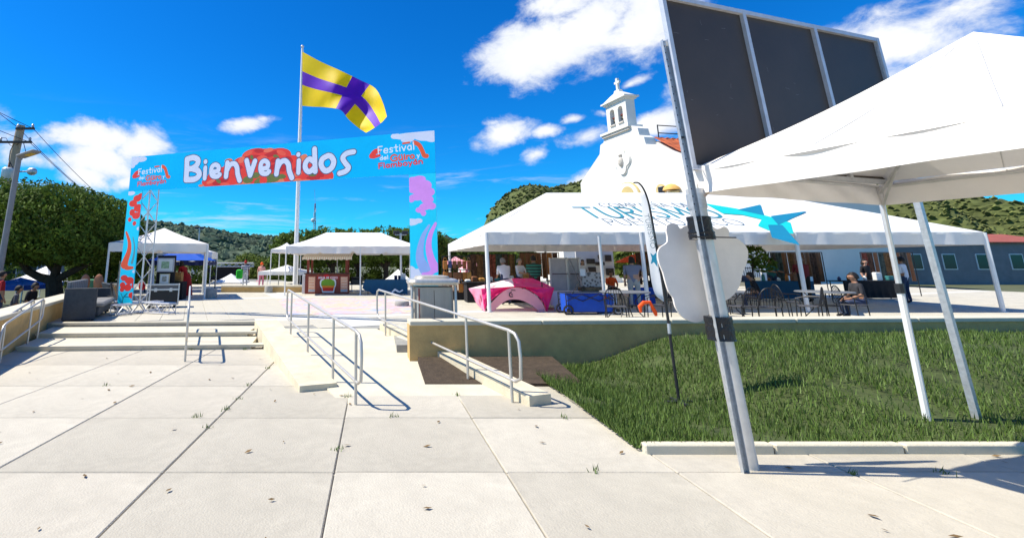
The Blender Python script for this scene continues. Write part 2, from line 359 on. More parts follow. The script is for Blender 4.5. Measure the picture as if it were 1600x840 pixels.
GL = {  # stroke alphabet: width, strokes on a box of height 1
 'A': (.8, [[(0, 0), (.4, 1), (.8, 0)], [(.14, .35), (.66, .35)]]), 'C': (.8, ['s', (.75, .82), (.5, 1), (.2, .92), (.02, .5), (.2, .08), (.5, 0), (.75, .18)]),
 'D': (.75, [[(.05, 0), (.05, 1)], ['s', (.05, 1), (.4, .98), (.7, .75), (.72, .4), (.5, .08), (.05, 0)]]), 'E': (.55, [[(.55, 1), (.05, 1), (.05, 0), (.55, 0)], [(.05, .52), (.48, .52)]]),
 'I': (.15, [[(.07, 0), (.07, 1)]]), 'M': (.95, [[(.05, 0), (.12, 1), (.47, .25), (.83, 1), (.9, 0)]]), 'N': (.75, [[(.05, 0), (.05, 1), (.7, 0), (.7, 1)]]),
 'O': (.95, ['s', (.47, 1), (.15, .86), (.02, .5), (.15, .14), (.47, 0), (.8, .14), (.92, .5), (.8, .86), (.47, 1)]),
 'P': (.6, [[(.05, 0), (.05, 1)], ['s', (.05, 1), (.4, .98), (.58, .76), (.4, .52), (.05, .48)]]), 'R': (.65, [[(.05, 0), (.05, 1)], ['s', (.05, 1), (.4, .98), (.58, .76), (.4, .52), (.05, .48)], [(.3, .48), (.62, 0)]]),
 'S': (.6, ['s', (.52, .85), (.32, 1), (.1, .88), (.1, .66), (.3, .52), (.5, .38), (.52, .14), (.3, 0), (.05, .12)]), 'T': (.7, [[(0, 1), (.7, 1)], [(.35, 1), (.35, 0)]]),
 'U': (.75, ['s', (.05, 1), (.05, .4), (.15, .1), (.37, 0), (.6, .1), (.7, .4), (.7, 1)]), 'G': (.85, [['s', (.75, .84), (.5, 1), (.2, .92), (.02, .5), (.2, .08), (.5, 0), (.75, .15), (.76, .45)], [(.76, .45), (.45, .45)]]),
 'F': (.5, [[(.05, 0), (.05, 1), (.5, 1)], [(.05, .52), (.42, .52)]]), 'e': (.5, ['s', (.06, .32), (.44, .34), (.42, .56), (.2, .62), (.04, .4), (.08, .1), (.26, 0), (.45, .1)]),
 's': (.42, ['s', (.38, .55), (.2, .62), (.07, .5), (.18, .33), (.35, .2), (.25, .02), (.03, .06)]), 't': (.4, [[(.2, .95), (.2, .05), (.36, .05)], [(.0, .62), (.4, .62)]]),
 'i': (.16, [[(.08, 0), (.08, .55)], [(.08, .8), (.08, .82)]]), 'v': (.45, [[(.02, .6), (.22, 0), (.43, .6)]]), 'a': (.5, [['s', (.4, .5), (.2, .6), (.04, .3), (.2, 0), (.4, .15)], [(.42, .6), (.44, 0)]]),
 'l': (.14, [[(.07, 0), (.07, 1)]]), 'd': (.5, [['s', (.4, .45), (.2, .6), (.04, .3), (.2, 0), (.4, .15)], [(.42, 1), (.44, 0)]]), 'u': (.5, [['s', (.04, .6), (.06, .15), (.22, 0), (.4, .15)], [(.42, .6), (.44, 0)]]),
 'r': (.35, [[(.06, 0), (.06, .6)], ['s', (.06, .35), (.18, .55), (.34, .56)]]), 'o': (.5, ['s', (.24, .6), (.05, .42), (.07, .12), (.25, 0), (.44, .15), (.43, .45), (.24, .6)]),
 'm': (.75, [[(.05, 0), (.05, .6)], ['s', (.05, .4), (.2, .6), (.35, .5), (.36, 0)], ['s', (.36, .4), (.52, .6), (.68, .5), (.7, 0)]]), 'b': (.5, [[(.06, 1), (.06, 0)], ['s', (.06, .45), (.28, .6), (.44, .3), (.28, 0), (.06, .1)]]),
 'y': (.45, [[(.02, .6), (.22, .05)], [(.43, .6), (.12, -.35)]]), 'n': (.5, [[(.05, 0), (.05, .6)], ['s', (.05, .38), (.22, .6), (.42, .48), (.44, 0)]]), ' ': (.4, []),
 'H': (.7, [[(.05, 0), (.05, 1)], [(.65, 0), (.65, 1)], [(.05, .5), (.65, .5)]]), }
def text_strokes(txt, space=.18, accents=()):
    out = []; x = 0
    for k, ch in enumerate(txt):
        ac = None
        if ch in 'ÑÍÁáüó': ac = ch; ch = {'Ñ': 'N', 'Í': 'I', 'Á': 'A', 'á': 'a', 'ü': 'u', 'ó': 'o'}[ch]
        w, ss = GL[ch]
        if ss and ss[0] == 's': ss = [ss]
        for st in ss: out.append([(x+p[0], p[1]) for p in (smooth_path(st[1:], 5) if st[0] == 's' else st)])
        c = x+w/2
        if ac == 'Ñ': out.append([(c-.2, 1.2), (c-.05, 1.28), (c+.08, 1.2), (c+.22, 1.28)])
        elif ac in ('Í', 'Á'): out.append([(c-.02, 1.18), (c+.12, 1.36)])
        elif ac == 'á': out.append([(c, .8), (c+.12, 1.0)])
        elif ac == 'ü': out += [[(c-.12, .82), (c-.12, .84)], [(c+.12, .82), (c+.12, .84)]]
        x += w+space
    return out, x-space
def lettering(name, pl, txt, p0, p1, h, r, off, m, parent, res=None, space=.18, up=None, extra=(), split=True):
    """text from point p0 to p1 (plane coordinates) with cap height h"""
    st, w = text_strokes(txt, space); p0, p1 = Vector(p0), Vector(p1); e = (p1-p0)/w; n = Vector((-e.y, e.x)).normalized() if up is None else Vector(up).normalized()
    f = [('k', [tuple(p0+e*a+n*h*b) for a, b in s], r) for s in st]
    return sheet(name, pl, f+list(extra), res or r*.7, off, m, parent, None, split)

# ------------------------------------------------------------------ the setting
U = Vector((-.35, .9367, 0)); V = Vector((.9367, .35, 0)); UP = Vector((0, 0, 1))
def poly_sheet(name, pts, z, m, depth=0.0):
    b = MB()
    if depth: b.prism([(x, y, z) for x, y in pts], (0, 0, -depth))
    else: b.add([(x, y, z) for x, y in pts], [list(range(len(pts)))])
    return b.build(name, m)
struct(part('ground', DIRT, None, add=([(-2500, -60, -.50), (2500, -60, -.50), (2500, 4200, -.50), (-2500, 4200, -.50)], [(0, 1, 2, 3)])))
PAVE = mat('bounce_street_concrete', (.46, .42, .34), .88, .12, 1.3, bump=.3, bscale=60, dirt=.22)  # invented paving, kept pale to bounce light onto camera-facing surfaces
struct(poly_sheet('street', [(-60, -58), (60, -58), (60, 13.3), (-60, 13.3)], -.318, PAVE, .1))
WALKS = []
for t_ in ((.43, .395, .32), (.47, .43, .35), (.50, .46, .375)):
    q_ = MB().cbox((0, 0, -.015), (1.488, 1.488, .03), .008).build('street_slab', mat('bounce_slab_concrete_%d' % len(WALKS), t_, .88, .14, 1.6, bump=.35, bscale=60, dirt=.55)); WALKS.append(q_.data); bpy.data.objects.remove(q_)  # slabs in the same pale tones, for the same light bounce
street = [o for o in SC.objects if o.name == 'street'][0]
for i in range(-9, 15):
    for j in range(-2, 7):
        if abs(.4+i*1.5) > (5.82+j*1.5)*1.5+2: continue
        o = bpy.data.objects.new('street_slab', random.choice(WALKS)); COL.objects.link(o); o.parent = street; o.location = (.4+i*1.5, 3.9+j*1.5, -.294+random.uniform(-.003, .003))
LW0 = Vector((-7.04, 9.41, 0)); LDIR = U
def lw(t, off=0.0): return LW0+LDIR*t-V*off
pl_pts = [(-8.35, 12.75), (-3.05, 13.05), (-2.75, 11.75), (.42, 11.75), (.42, 9.5), (34, 9.5), (34, 46), (-21.3, 46)]
plaza = struct(poly_sheet('plaza', pl_pts, -.012, JOINT, .42))
def in_plaza(x, y):
    c = False
    for i in range(len(pl_pts)):
        (ax, ay), (bx, by) = pl_pts[i], pl_pts[(i+1) % len(pl_pts)]
        if (ay > y) != (by > y) and x < (bx-ax)*(y-ay)/(by-ay)+ax: c = not c
    return c
# paving slabs: the ones that show largest are objects, the rest one mesh
TS = .60
org = Vector((-3.05, 13.05, 0))
tb = MB().cbox((0, 0, -.008), (TS-.008, TS-.008, .016), .004, V, U); tme = tb.build('paving_slab', TILE); tmesh = tme.data; bpy.data.objects.remove(tme)
tmesh2 = tmesh.copy(); tmesh2.materials[0] = TILE2
cand = []
for i in range(-40, 75):
    for j in range(-14, 60):
        c = org+V*(i+.5)*TS+U*(j+.5)*TS
        if all(in_plaza(*(c+V*a+U*b).xy) for a in (-.29, .29) for b in (-.29, .29)):
            d = c.y; px = CX+F*c.x/max(.1, d)
            cand.append((d, i, j, c, px))
vis = sorted([q for q in cand if 150 < q[4] < 640 and q[0] < 30])
near = vis[:300]; nset = {(q[1], q[2]) for q in near}
def pale(i, j): return (3 <= i <= 4) or j % 14 == 0
for q in near:
    o = bpy.data.objects.new('paving_slab', tmesh2 if pale(q[1], q[2]) else tmesh); COL.objects.link(o); o.parent = plaza
    o.location = (q[3].x, q[3].y, random.uniform(-.0015, .0015))
rest = MB()
for q in cand:
    if (q[1], q[2]) in nset or q[0] > 40: continue
    rest.mi = 1 if pale(q[1], q[2]) else 0; c = q[3]; h = TS/2-.004; z = random.uniform(-.002, .001)
    rest.add([(c+V*a+U*b+UP*z) for a, b in ((-h, -h), (h, -h), (h, h), (-h, h))]+[(c+V*a+U*b+UP*(z-.012)) for a, b in ((-h, -h), (h, -h), (h, h), (-h, h))], [(0, 1, 2, 3), (0, 4, 5, 1), (1, 5, 6, 2), (2, 6, 7, 3), (3, 7, 4, 0)])
struct(rest.build('paving', [TILE, TILE2], plaza), 'stuff')
# chalk mural on the paving
def mural_mat():
    m = bpy.data.materials.new('chalk_mural'); m.use_nodes = True; t = m.node_tree; p = t.nodes['Principled BSDF']; p.inputs['Roughness'].default_value = .9
    c = t.nodes.new('ShaderNodeTexCoord'); n = t.nodes.new('ShaderNodeTexNoise'); n.inputs['Scale'].default_value = .9; n.inputs['Detail'].default_value = 7; n.inputs['Distortion'].default_value = 1.4; t.links.new(c.outputs['Object'], n.inputs['Vector'])
    r = t.nodes.new('ShaderNodeValToRGB'); t.links.new(n.outputs[0], r.inputs[0]); e = r.color_ramp; e.elements[0].position = .30; e.elements[0].color = (.30, .36, .52, 1); e.elements[1].position = .72; e.elements[1].color = (.46, .38, .50, 1)
    for pos, col in ((.38, (.45, .47, .50, 1)), (.44, (.62, .46, .26, 1)), (.49, (.50, .49, .47, 1)), (.54, (.60, .36, .32, 1)), (.60, (.42, .45, .56, 1)), (.66, (.62, .56, .36, 1))):
        x = e.elements.new(pos); x.color = col
    t.links.new(r.outputs[0], p.inputs['Base Color']); return m
mq = [G(432, 466), G(648, 465.5), G(668, 489), G(452, 492)]
struct(MB().add([p+UP*.006 for p in mq], [(0, 1, 2, 3)]).build('chalk_mural', mural_mat()))
# steps down to the sidewalk on the left
for k in range(2):
    z = -.1*(k+1); dy = 1.15*(k+1)
    struct(poly_sheet('step', [(-8.2+.42*(k+1), 12.75-dy), (-3.0+.38*k, 13.05-dy), (-3.0+.1*k, 13.2), (-8.3, 13.2)], z, [PALE, CREAM][0], .35))
# nosing strips of each step
for k in range(3):
    dy = 1.15*k; z = -.1*k+.004
    a = Vector((-8.2+.40*k, 12.75-dy-.01, z)); b = Vector((-3.05+.38*k, 13.05-dy-.01, z))
    struct(MB().prism([a, b, b+Vector((0, .22, 0)), a+Vector((0, .22, 0))], (0, 0, -.05)).build('step_nosing', PALE))
# ramp between the handrails
ra = Vector((-2.3, 11.75, -.004)); rb = Vector((.05, 11.75, -.004)); dn = Vector((.35, -.9367, -.058))
struct(MB().prism([ra, rb, rb+dn*5.3, ra+dn*5.3], (0, 0, -.35)).build('ramp', PALE))
def cheek(p, L, w, top, slope):
    a = Vector((p[0], p[1], top)); d = Vector((.35, -.9367, -slope)); n = V*w
    b = MB().prism([a, a+n, a+n+d*L, a+d*L], (0, 0, -.8)); return b.build('cheek_wall', CREAM)
tag(cheek((-2.95, 12.35), 5.4, .55, .10, .058), 'pale low cheek wall between the wide steps and the ramp', 'wall')
tag(cheek((.12, 11.55), 5.3, .34, .14, .058), 'pale cheek wall along the right side of the ramp', 'wall')
# seat walls
def seat_wall(name, p0, p1, th, z0, z1, label, n=1, side=None):
    p0, p1 = Vector(p0), Vector(p1); d = (p1-p0).normalized(); nrm = side or Vector((-d.y, d.x, 0)); t = thing(name, label, 'wall', (p0.x, p0.y, z0)); L = (p1-p0).length
    MB().box((p0+p1)/2+nrm*th/2+UP*((z0+z1-.08)/2), (L, th-.06, z1-.08-z0), d, nrm).build('wall_body', WALLSHADE, t)
    for k in range(n):
        a = p0+d*(L*k/n+.004); b = p0+d*(L*(k+1)/n-.004)
        MB().cbox((a+b)/2+nrm*th/2+UP*(z1-.04), ((b-a).length, th, .08), .012, d, nrm).build('coping_slab', PALE, t)
    return t
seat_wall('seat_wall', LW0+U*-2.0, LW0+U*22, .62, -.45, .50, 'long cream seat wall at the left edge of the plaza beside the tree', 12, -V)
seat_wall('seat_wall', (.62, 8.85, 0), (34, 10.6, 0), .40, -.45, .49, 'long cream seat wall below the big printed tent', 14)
seat_wall('seat_wall', G(345, 456.5), G(482, 456.5), .5, 0, .34, 'low cream seat wall across the back of the plaza', 4)
# lawn at the right, a grassy bank against the wall
def lawn_z(x, y):
    k = min(1, max(0, (x-3.6)/2.0)); k = k*k*(3-2*k); e = min(1, max(0, (y-5.2)/2.6)); e = e*e*(3-2*e)
    return -.30+(.045+.50*k*e)+.02*math.sin(x*2.1+y*1.3)
lb = MB().grid(lambda a, b: (2.6+a*26, 5.15+b*(3.66+ (2.6+a*26-.62)*.0524), lawn_z(2.6+a*26, 5.15+b*3.66)), 70, 14); struct(lb.build('lawn', mat('lawn_earth', (.055, .075, .02), .95, .4, 5, bump=.6, bscale=40), smooth=True))
def blades(name, n, fn, h, w, m):
    P = np.array([fn() for _ in range(n)]); a = rng.uniform(0, 2*np.pi, n); hh = h*rng.uniform(.5, 1.3, n); lean = rng.uniform(-.5, .5, (n, 2))*hh[:, None]
    A = P+np.stack([np.cos(a)*w, np.sin(a)*w, np.zeros(n)], 1); B = P-np.stack([np.cos(a)*w, np.sin(a)*w, np.zeros(n)], 1); C = P+np.stack([lean[:, 0], lean[:, 1], hh], 1)
    v = np.stack([A, B, C], 1).reshape(-1, 3); me = bpy.data.meshes.new(name); me.from_pydata(v.tolist(), [], [[3*i, 3*i+1, 3*i+2] for i in range(n)])
    at = me.attributes.new('tone', 'FLOAT', 'FACE'); at.data.foreach_set('value', rng.uniform(0, 1, n)); me.materials.append(m)
    o = bpy.data.objects.new(name, me); COL.objects.link(o); return o
def lawn_pt():
    for _ in range(20):
        x = 2.55+random.random()**1.6*16; y = 5.12+random.random()*(3.63+(x-.62)*.05)
        bare = math.sin(x*1.7+1)*math.sin(y*2.3+x*.6)+.5*math.sin(x*4.1+y*3.3)
        if bare < .75 or random.random() < .25: break
    return (x, y, lawn_z(x, min(y, 8.81))-.005)
gr = struct(blades('grass', 52000, lawn_pt, .085, .007, GRASSM), 'stuff'); gr['label'] = 'short green grass on the bank below the seat wall'
# soil bed along the wall foot
struct(MB().prism([(.75, 7.6, -.25), (3.1, 7.6, -.25), (3.1, 8.87, -.1), (.75, 8.8, -.1)], (0, 0, -.2)).build('planting_bed', SOIL))
# hills
def hill(name, Y, prof, m, depth, crown, seed, tm, base=-.5):
    r = np.random.default_rng(seed); pts = [W(px, py, Y) for px, py in prof]; xs = np.array([p.x for p in pts]); zs = np.array([p.z for p in pts])
    nu, nv = 340, 70; X = np.linspace(xs[0], xs[-1], nu); top = np.interp(X, xs, zs); b = MB(); k = r.uniform(0, 9, 6)
    vs = []
    ncl = 900; cxs = r.uniform(xs[0], xs[-1], ncl); cts = r.uniform(0, 1, ncl)
    for j in range(nv):
        t = j/(nv-1); prof_z = math.sin(t*math.pi/2)**.9
        for i in range(nu):
            x = X[i]; n = math.sin(x/crown*.13+k[0]+t*3)*.5+math.sin(x/crown*.31+k[1]-t*7)*.3+math.sin(x/crown*.07+t*11+k[2])*.5
            ridge = math.sin(x/crown*.22+k[3])*.5+.5
            y = Y-depth*(1-t)+n*depth*.05-(ridge*depth*.22*math.sin(t*math.pi))
            z = base+(top[i]-base)*prof_z+n*crown*.35*math.sin(t*math.pi)
            vs.append((x, y, z))
    A = np.array(vs); A += r.normal(0, 1, A.shape)*np.array([.2, .3, .26])*crown
    # a rounded far side so it is no card
    back = [(X[i], Y+depth*.8, base) for i in range(nu)]
    vs = A.tolist()+back; fs = [[j*nu+i, j*nu+i+1, (j+1)*nu+i+1, (j+1)*nu+i] for j in range(nv) for i in range(nu-1)]
    b.add(vs, fs); o = b.build(name, m, smooth=False); struct(o)
    n = 7000; pick = A[r.integers(nu*6, nu*nv, n)]; oc = np.array([(1, 0, 0), (0, 1, 0), (-1, 0, 0), (0, -1, 0), (0, 0, 1), (0, 0, -1), (.7, .7, .55), (-.7, -.7, .5)], float)
    V_ = pick[:, None, :]+np.stack([oc]*n)*(crown*r.uniform(.45, 1.15, (n, 1, 1)))*r.uniform(.65, 1.3, (n, 8, 1))*np.array([1, 1, .85])
    fs_ = [(0, 6, 4), (6, 1, 4), (1, 2, 4), (2, 7, 4), (7, 3, 4), (3, 0, 4), (6, 0, 5), (1, 6, 5), (2, 1, 5), (7, 2, 5), (3, 7, 5), (0, 3, 5)]
    me = bpy.data.meshes.new('hillside_trees'); me.from_pydata(V_.reshape(-1, 3).tolist(), [], [[8*i+q for q in f] for i in range(n) for f in fs_]); me.materials.append(tm)
    at = me.attributes.new('tone', 'FLOAT', 'FACE'); at.data.foreach_set('value', np.repeat(np.clip(r.normal(.5, .28, n), 0, 1), 12)); q = bpy.data.objects.new('hillside_trees', me); COL.objects.link(q); q.parent = o; struct(q, 'stuff'); return o
HILL = mat('forest_hillside', (.070, .098, .058), .95, .42, .09, bump=1.0, bscale=.9)  # lighter base colour here and on its trees stands in for distance haze
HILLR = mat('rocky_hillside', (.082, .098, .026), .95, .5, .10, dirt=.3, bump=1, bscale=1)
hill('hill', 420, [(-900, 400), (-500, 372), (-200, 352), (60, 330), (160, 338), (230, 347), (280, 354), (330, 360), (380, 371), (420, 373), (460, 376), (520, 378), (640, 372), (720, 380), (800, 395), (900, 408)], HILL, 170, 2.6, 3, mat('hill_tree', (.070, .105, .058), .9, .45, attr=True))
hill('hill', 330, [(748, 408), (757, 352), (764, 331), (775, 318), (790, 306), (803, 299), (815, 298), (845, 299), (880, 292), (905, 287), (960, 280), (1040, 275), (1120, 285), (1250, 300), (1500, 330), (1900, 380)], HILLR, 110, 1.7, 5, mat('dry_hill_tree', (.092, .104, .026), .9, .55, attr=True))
# ------------------------------------------------------------------ trees
def crown_mesh(name, lobes, n, size, m, parent, ymax=None, seed=0):
    r = np.random.default_rng(seed+11); vol = np.array([a[1][0]*a[1][1]*a[1][2] for a in lobes])**.8; cnt = (n*vol/vol.sum()).astype(int); P = []; Nn = []; tone = []
    for (c, rad, sq), k in zip(lobes, cnt):
        d = r.normal(size=(k, 3)); d /= np.linalg.norm(d, axis=1)[:, None]
        e = np.sign(d)*np.abs(d)**(1/sq); e /= np.max([np.linalg.norm(e, axis=1)*0+1, np.linalg.norm(e, axis=1)*.80], axis=0)[:, None]
        rr = 1-np.abs(r.normal(0, .13, k)); bump = 1+.10*np.sin(d[:, 0]*6+c[0])*np.sin(d[:, 1]*5+c[1]*2)+.07*np.sin(d[:, 2]*9+d[:, 0]*8)+.05*np.sin(d[:, 0]*17+d[:, 1]*13+d[:, 2]*15)
        P.append(np.array(c)+e*np.array(rad)*(rr*bump)[:, None]); Nn.append(d); clump = .5+.5*np.sin(d[:, 0]*11+c[1])*np.sin(d[:, 2]*9+d[:, 1]*7+c[0]); tone.append(np.clip(.55*clump+.45*r.uniform(0, 1, k), 0, 1))
    P = np.concatenate(P); Nn = np.concatenate(Nn); tone = np.concatenate(tone); k = len(P)
    nn = Nn+r.normal(0, .75, (k, 3)); nn /= np.linalg.norm(nn, axis=1)[:, None]; a = np.cross(nn, r.normal(size=(k, 3))); a /= np.linalg.norm(a, axis=1)[:, None]; b = np.cross(nn, a)
    s = size*r.uniform(.6, 1.35, k)[:, None]
    v = np.stack([P-a*s, P+b*s*.45+nn*s*.12, P+a*s, P-b*s*.45+nn*s*.12], 1).reshape(-1, 3)
    if parent: v = v-np.array(wloc(parent))
    me = bpy.data.meshes.new(name); me.vertices.add(4*k); me.vertices.foreach_set('co', v.ravel()); me.loops.add(4*k); me.loops.foreach_set('vertex_index', np.arange(4*k)); me.polygons.add(k); me.polygons.foreach_set('loop_start', np.arange(k)*4); me.update(calc_edges=True)
    at = me.attributes.new('tone', 'FLOAT', 'FACE'); at.data.foreach_set('value', tone.astype(np.float32)); me.materials.append(m)
    o = bpy.data.objects.new(name, me); COL.objects.link(o); o.parent = parent; return o
def tree(label, base, limbs, lobes, n, size, m, tr=.25, seed=0, group=None, name='clipped_tree'):
    t = thing(name, label, 'tree', base, group); b = MB(); B = Vector(base)
    for path, r0, r1 in limbs:
        P = smooth_path([(p[0], p[1]) for p in path], 4) if False else path
        k = len(P); b.tube(P, [r0+(r1-r0)*i/(k-1) for i in range(k)], 8)
    b.build('trunk', BARK, t, True); crown_mesh('crown', lobes, n, size, m, t, seed=seed); return t
Yt = 21.0
def T(px, py, Y=Yt): return W(px, py, Y)
tree('big clipped tree with spreading dark limbs beyond the left seat wall', T(86, 476), [([T(86, 478), T(85, 455), T(84, 440), T(80, 432)], .36, .27), ([T(82, 438), T(62, 433), T(44, 424), T(33, 408), T(26, 395)], .20, .10), ([T(84, 440), T(87, 425), T(92, 410), T(96, 398)], .22, .10),
      ([T(86, 438), T(105, 428), T(128, 416), T(155, 404), T(170, 398)], .18, .07), ([T(86, 425), T(72, 410), T(60, 400)], .12, .06), ([T(85, 430), T(86, 425, 22.5), T(80, 400, 23.5)], .16, .08)],
     [(T(62, 345), (3.0, 2.6, 1.62), 1.5), (T(115, 352, 20.6), (2.3, 2.3, 1.55), 1.5), (T(10, 345, 21.5), (2.5, 2.4, 1.6), 1.5), (T(145, 368, 21), (1.55, 1.8, 1.25), 1.3), (T(40, 380, 21), (2.3, 2.2, .95), 1.3), (T(110, 384, 21), (2.2, 2.0, .8), 1.3), (T(-40, 350, 22), (2.0, 2.2, 1.7), 1.4)], 52000, .085, LEAF, seed=1)
tree('smaller clipped tree just left of the banner leg', W(172, 470, 26), [([W(172, 470, 26), W(171, 430, 26), W(173, 400, 26)], .22, .14)],
     [(W(172, 375, 26), (1.75, 1.8, 1.55), 1.4), (W(160, 412, 26), (1.6, 1.5, 1.1), 1.3), (W(195, 385, 27), (1.6, 1.6, 1.3), 1.3), (W(150, 440, 27), (1.6, 1.4, .8), 1.2)], 17000, .095, LEAF, seed=2)
for k, (px, Y, w, top) in enumerate(((472, 36, 2.1, 364), (520, 36, 2.2, 360), (560, 37, 2.0, 362), (602, 36, 2.2, 359), (650, 37, 2.3, 358), (700, 38, 2.4, 378), (742, 38, 2.4, 384), (790, 39, 2.6, 384))):
    c = W(px, top, Y); h = 1.55
    tree(('first', 'second', 'third', 'fourth', 'fifth', 'sixth', 'seventh', 'rightmost')[k]+' from the left in the flat-topped clipped tree row behind the tents', (c.x, Y, 0), [([(c.x, Y, 0), (c.x+.05, Y, 1.0), (c.x, Y, 2.4)], .2, .14), ([(c.x, Y, 1.0), (c.x-.6, Y+.2, 1.8), (c.x-.9, Y, 2.6)], .12, .07), ([(c.x, Y, 1.1), (c.x+.6, Y-.2, 1.9), (c.x+1, Y, 2.6)], .12, .07)],
         [((c.x, Y, c.z-h*.72), (w*.85, 1.9, h*.78), 1.7), ((c.x-.4*w, Y-.4, c.z-h*.8-.2), (w*.6, 1.5, h*.6), 1.4), ((c.x+.4*w, Y+.1, c.z-h*.85), (w*.62, 1.6, h*.62), 1.4)], 9500, .12, LEAF, seed=20+k, group='clipped tree row')
for k, (px, py, Y, w, h, lab) in enumerate(((392, 402, 50, 2.0, 1.9, 'yellow-green bushy tree behind the man in the striped shirt'), (420, 408, 47, 1.9, 1.9, 'yellow-green bushy tree left of the flagpole behind the small white tent'), (452, 412, 45, 1.8, 1.5, 'yellow-green bush behind the flagpole foot'), (366, 412, 55, 1.6, 1.0, 'small yellow-green tree above the stage truss'))):
    c = W(px, py, Y); tree(lab, (c.x, Y, -.4), [([(c.x, Y, -.4), (c.x, Y, c.z-h)], .16, .1)], [((c.x, Y, c.z-h*.55), (w, w*.8, h*.75), 1.1), ((c.x+.5, Y-.5, c.z-h*1.3), (w*1.0, w*.8, h*.85), 1.1), ((c.x-.7, Y+.3, c.z-h*.95), (w*.7, w*.7, h*.7), 1)], 7000, .15, LEAFY, seed=40+k, name='bushy_tree')
def hedge(label, px0, px1, Y, top, n, seed, m=LEAF):
    a, b_ = W(px0, 430, Y), W(px1, 430, Y); z = W(600, top, Y).z; t = thing('hedge', label, 'hedge', ((a.x+b_.x)/2, Y, -.4)); k = max(2, int((b_.x-a.x)/2.2)); lob = [((a.x+(b_.x-a.x)*(i+.5)/k, Y+random.uniform(-.3, .3), z/2-.2), ((b_.x-a.x)/k*.75, .9, z/2+.25+random.uniform(-.12, .12)), 1.6) for i in range(k)]
    MB().bar(((a.x+b_.x)/2, Y, -.4), ((a.x+b_.x)/2, Y, z*.6), .08).build('stem', BARK, t); crown_mesh('crown', lob, n, .13, m, t, seed=seed)
hedge('dark hedge under the clipped tree row behind the kiosk', 455, 800, 41, 392, 26000, 71); hedge('dark hedge behind the art stall tent', 120, 318, 36, 398, 15000, 72); hedge('dark hedge behind the sitting people at far left', -220, 20, 40, 404, 9000, 73); hedge('low hedge far right behind the big tent', 1000, 1900, 48, 392, 26000, 74)
tree('leafy potted tree in the shade under the right end of the big tent', W(1178, 440, 18), [([W(1178, 455, 18), W(1176, 420, 18), W(1175, 400, 18)], .04, .02)], [(W(1172, 398, 18), (.55, .5, .32), 1), (W(1192, 412, 18), (.4, .4, .3), 1)], 500, .09, LEAF, seed=60, name='potted_tree')
tree('bright palm-like bush beside the white house behind the big tent', W(985, 440, 33), [([W(985, 440, 33), W(985, 405, 33)], .08, .05)], [(W(985, 402, 33), (1.5, 1, .7), 1), (W(975, 415, 33), (.7, .7, .8), 1)], 1500, .2, LEAFY, seed=61, name='bush')
# ------------------------------------------------------------------ entrance arch
AL = G(196, 489); AR = Vector((1.40, 12.1, 0))
AD = (AR-AL); AD.z = 0
archp = Plane((AL.x, AL.y, 0), AD, UP)
sL = archp.px(204, 300)[0]; 
arch = thing('entrance_arch', 'printed turquoise welcome arch on aluminium truss legs', 'arch', (AL.x, AL.y, 0))
TURQ = mat('turquoise_print', srgb(0, 188, 246), .5, .05, 1.2, spec=.1, bump=.25, bscale=1.6)
TURQL = mat('light_turquoise_print', srgb(20, 214, 248), .5, .04, 1.5, spec=.3)
LILAC = mat('lilac_print', srgb(216, 222, 242), .5, .03, 3, spec=.3)
INK = mat('slate_print', srgb(74, 84, 120), .5, .03, 3, spec=.3)
REDP = mat('red_print', srgb(240, 64, 54), .5, .10, 4, spec=.3)
REDD = mat('deep_red_print', srgb(200, 40, 44), .5, .08, 4, spec=.3)
PEACH = mat('peach_print', srgb(240, 130, 92), .5, .06, 4, spec=.3)
OLIVE = mat('olive_print', srgb(112, 120, 62), .5, .1, 6, spec=.3)
OLIVD = mat('dark_olive_print', srgb(92, 96, 70), .5, .1, 6, spec=.3)
REDL = mat('bright_red_print', srgb(250, 92, 70), .5, .08, 6, spec=.3); PEACH2 = mat('coral_print', srgb(246, 116, 88), .5, .08, 6, spec=.3)
MAUVE = mat('mauve_print', srgb(224, 150, 236), .5, .05, 4, spec=.3)
ORCHID = mat('lavender_print', srgb(150, 178, 236), .5, .05, 4, spec=.3)
TEALD = mat('teal_print', srgb(20, 110, 120), .5, .05, 4, spec=.3)
ADX = 0.0
def px(x, y): return archp.px(x+ADX*(y-300)/180, y)
def aq(P): return [px(*p) for p in P]
PXM = .0178
hc = aq([(205, 245), (680, 205), (680, 271.5), (204, 298)])
top_l, top_r, bot_r, bot_l = hc
hz1 = (top_l[1]+top_r[1])/2; hz0 = (bot_l[1]+bot_r[1])/2; hs0 = (top_l[0]+bot_l[0])/2; hs1 = (top_r[0]+bot_r[0])/2
def plate(name, s0, s1, z0, z1, m, off=0.0, th=.03, parent=arch):
    a = [archp.at(s0, z0, off), archp.at(s1, z0, off), archp.at(s1, z1, off), archp.at(s0, z1, off)]; return MB().prism(a, -archp.n*th).build(name, m, parent)
header = plate('header_panel', hs0, hs1, hz0, hz1, TURQ, .02)
hclip = [(hs0+.004, hz0+.004), (hs1-.004, hz0+.004), (hs1-.004, hz1-.004), (hs0+.004, hz1-.004)]
def K(P, r, sm=True): P = aq(P); return ('k', smooth_path(P, 5) if sm and len(P) > 2 else P, r*PXM)
def E(x, y, rx, ry, rot=0): return ('e', px(x, y), rx*PXM, ry*PXM, rot)
def layer(name, fields, m, off, parent, res=.016, clip=None, split=True): return sheet(name, archp, fields, res, .02+(off-.02)*.10, m, parent, clip, split)
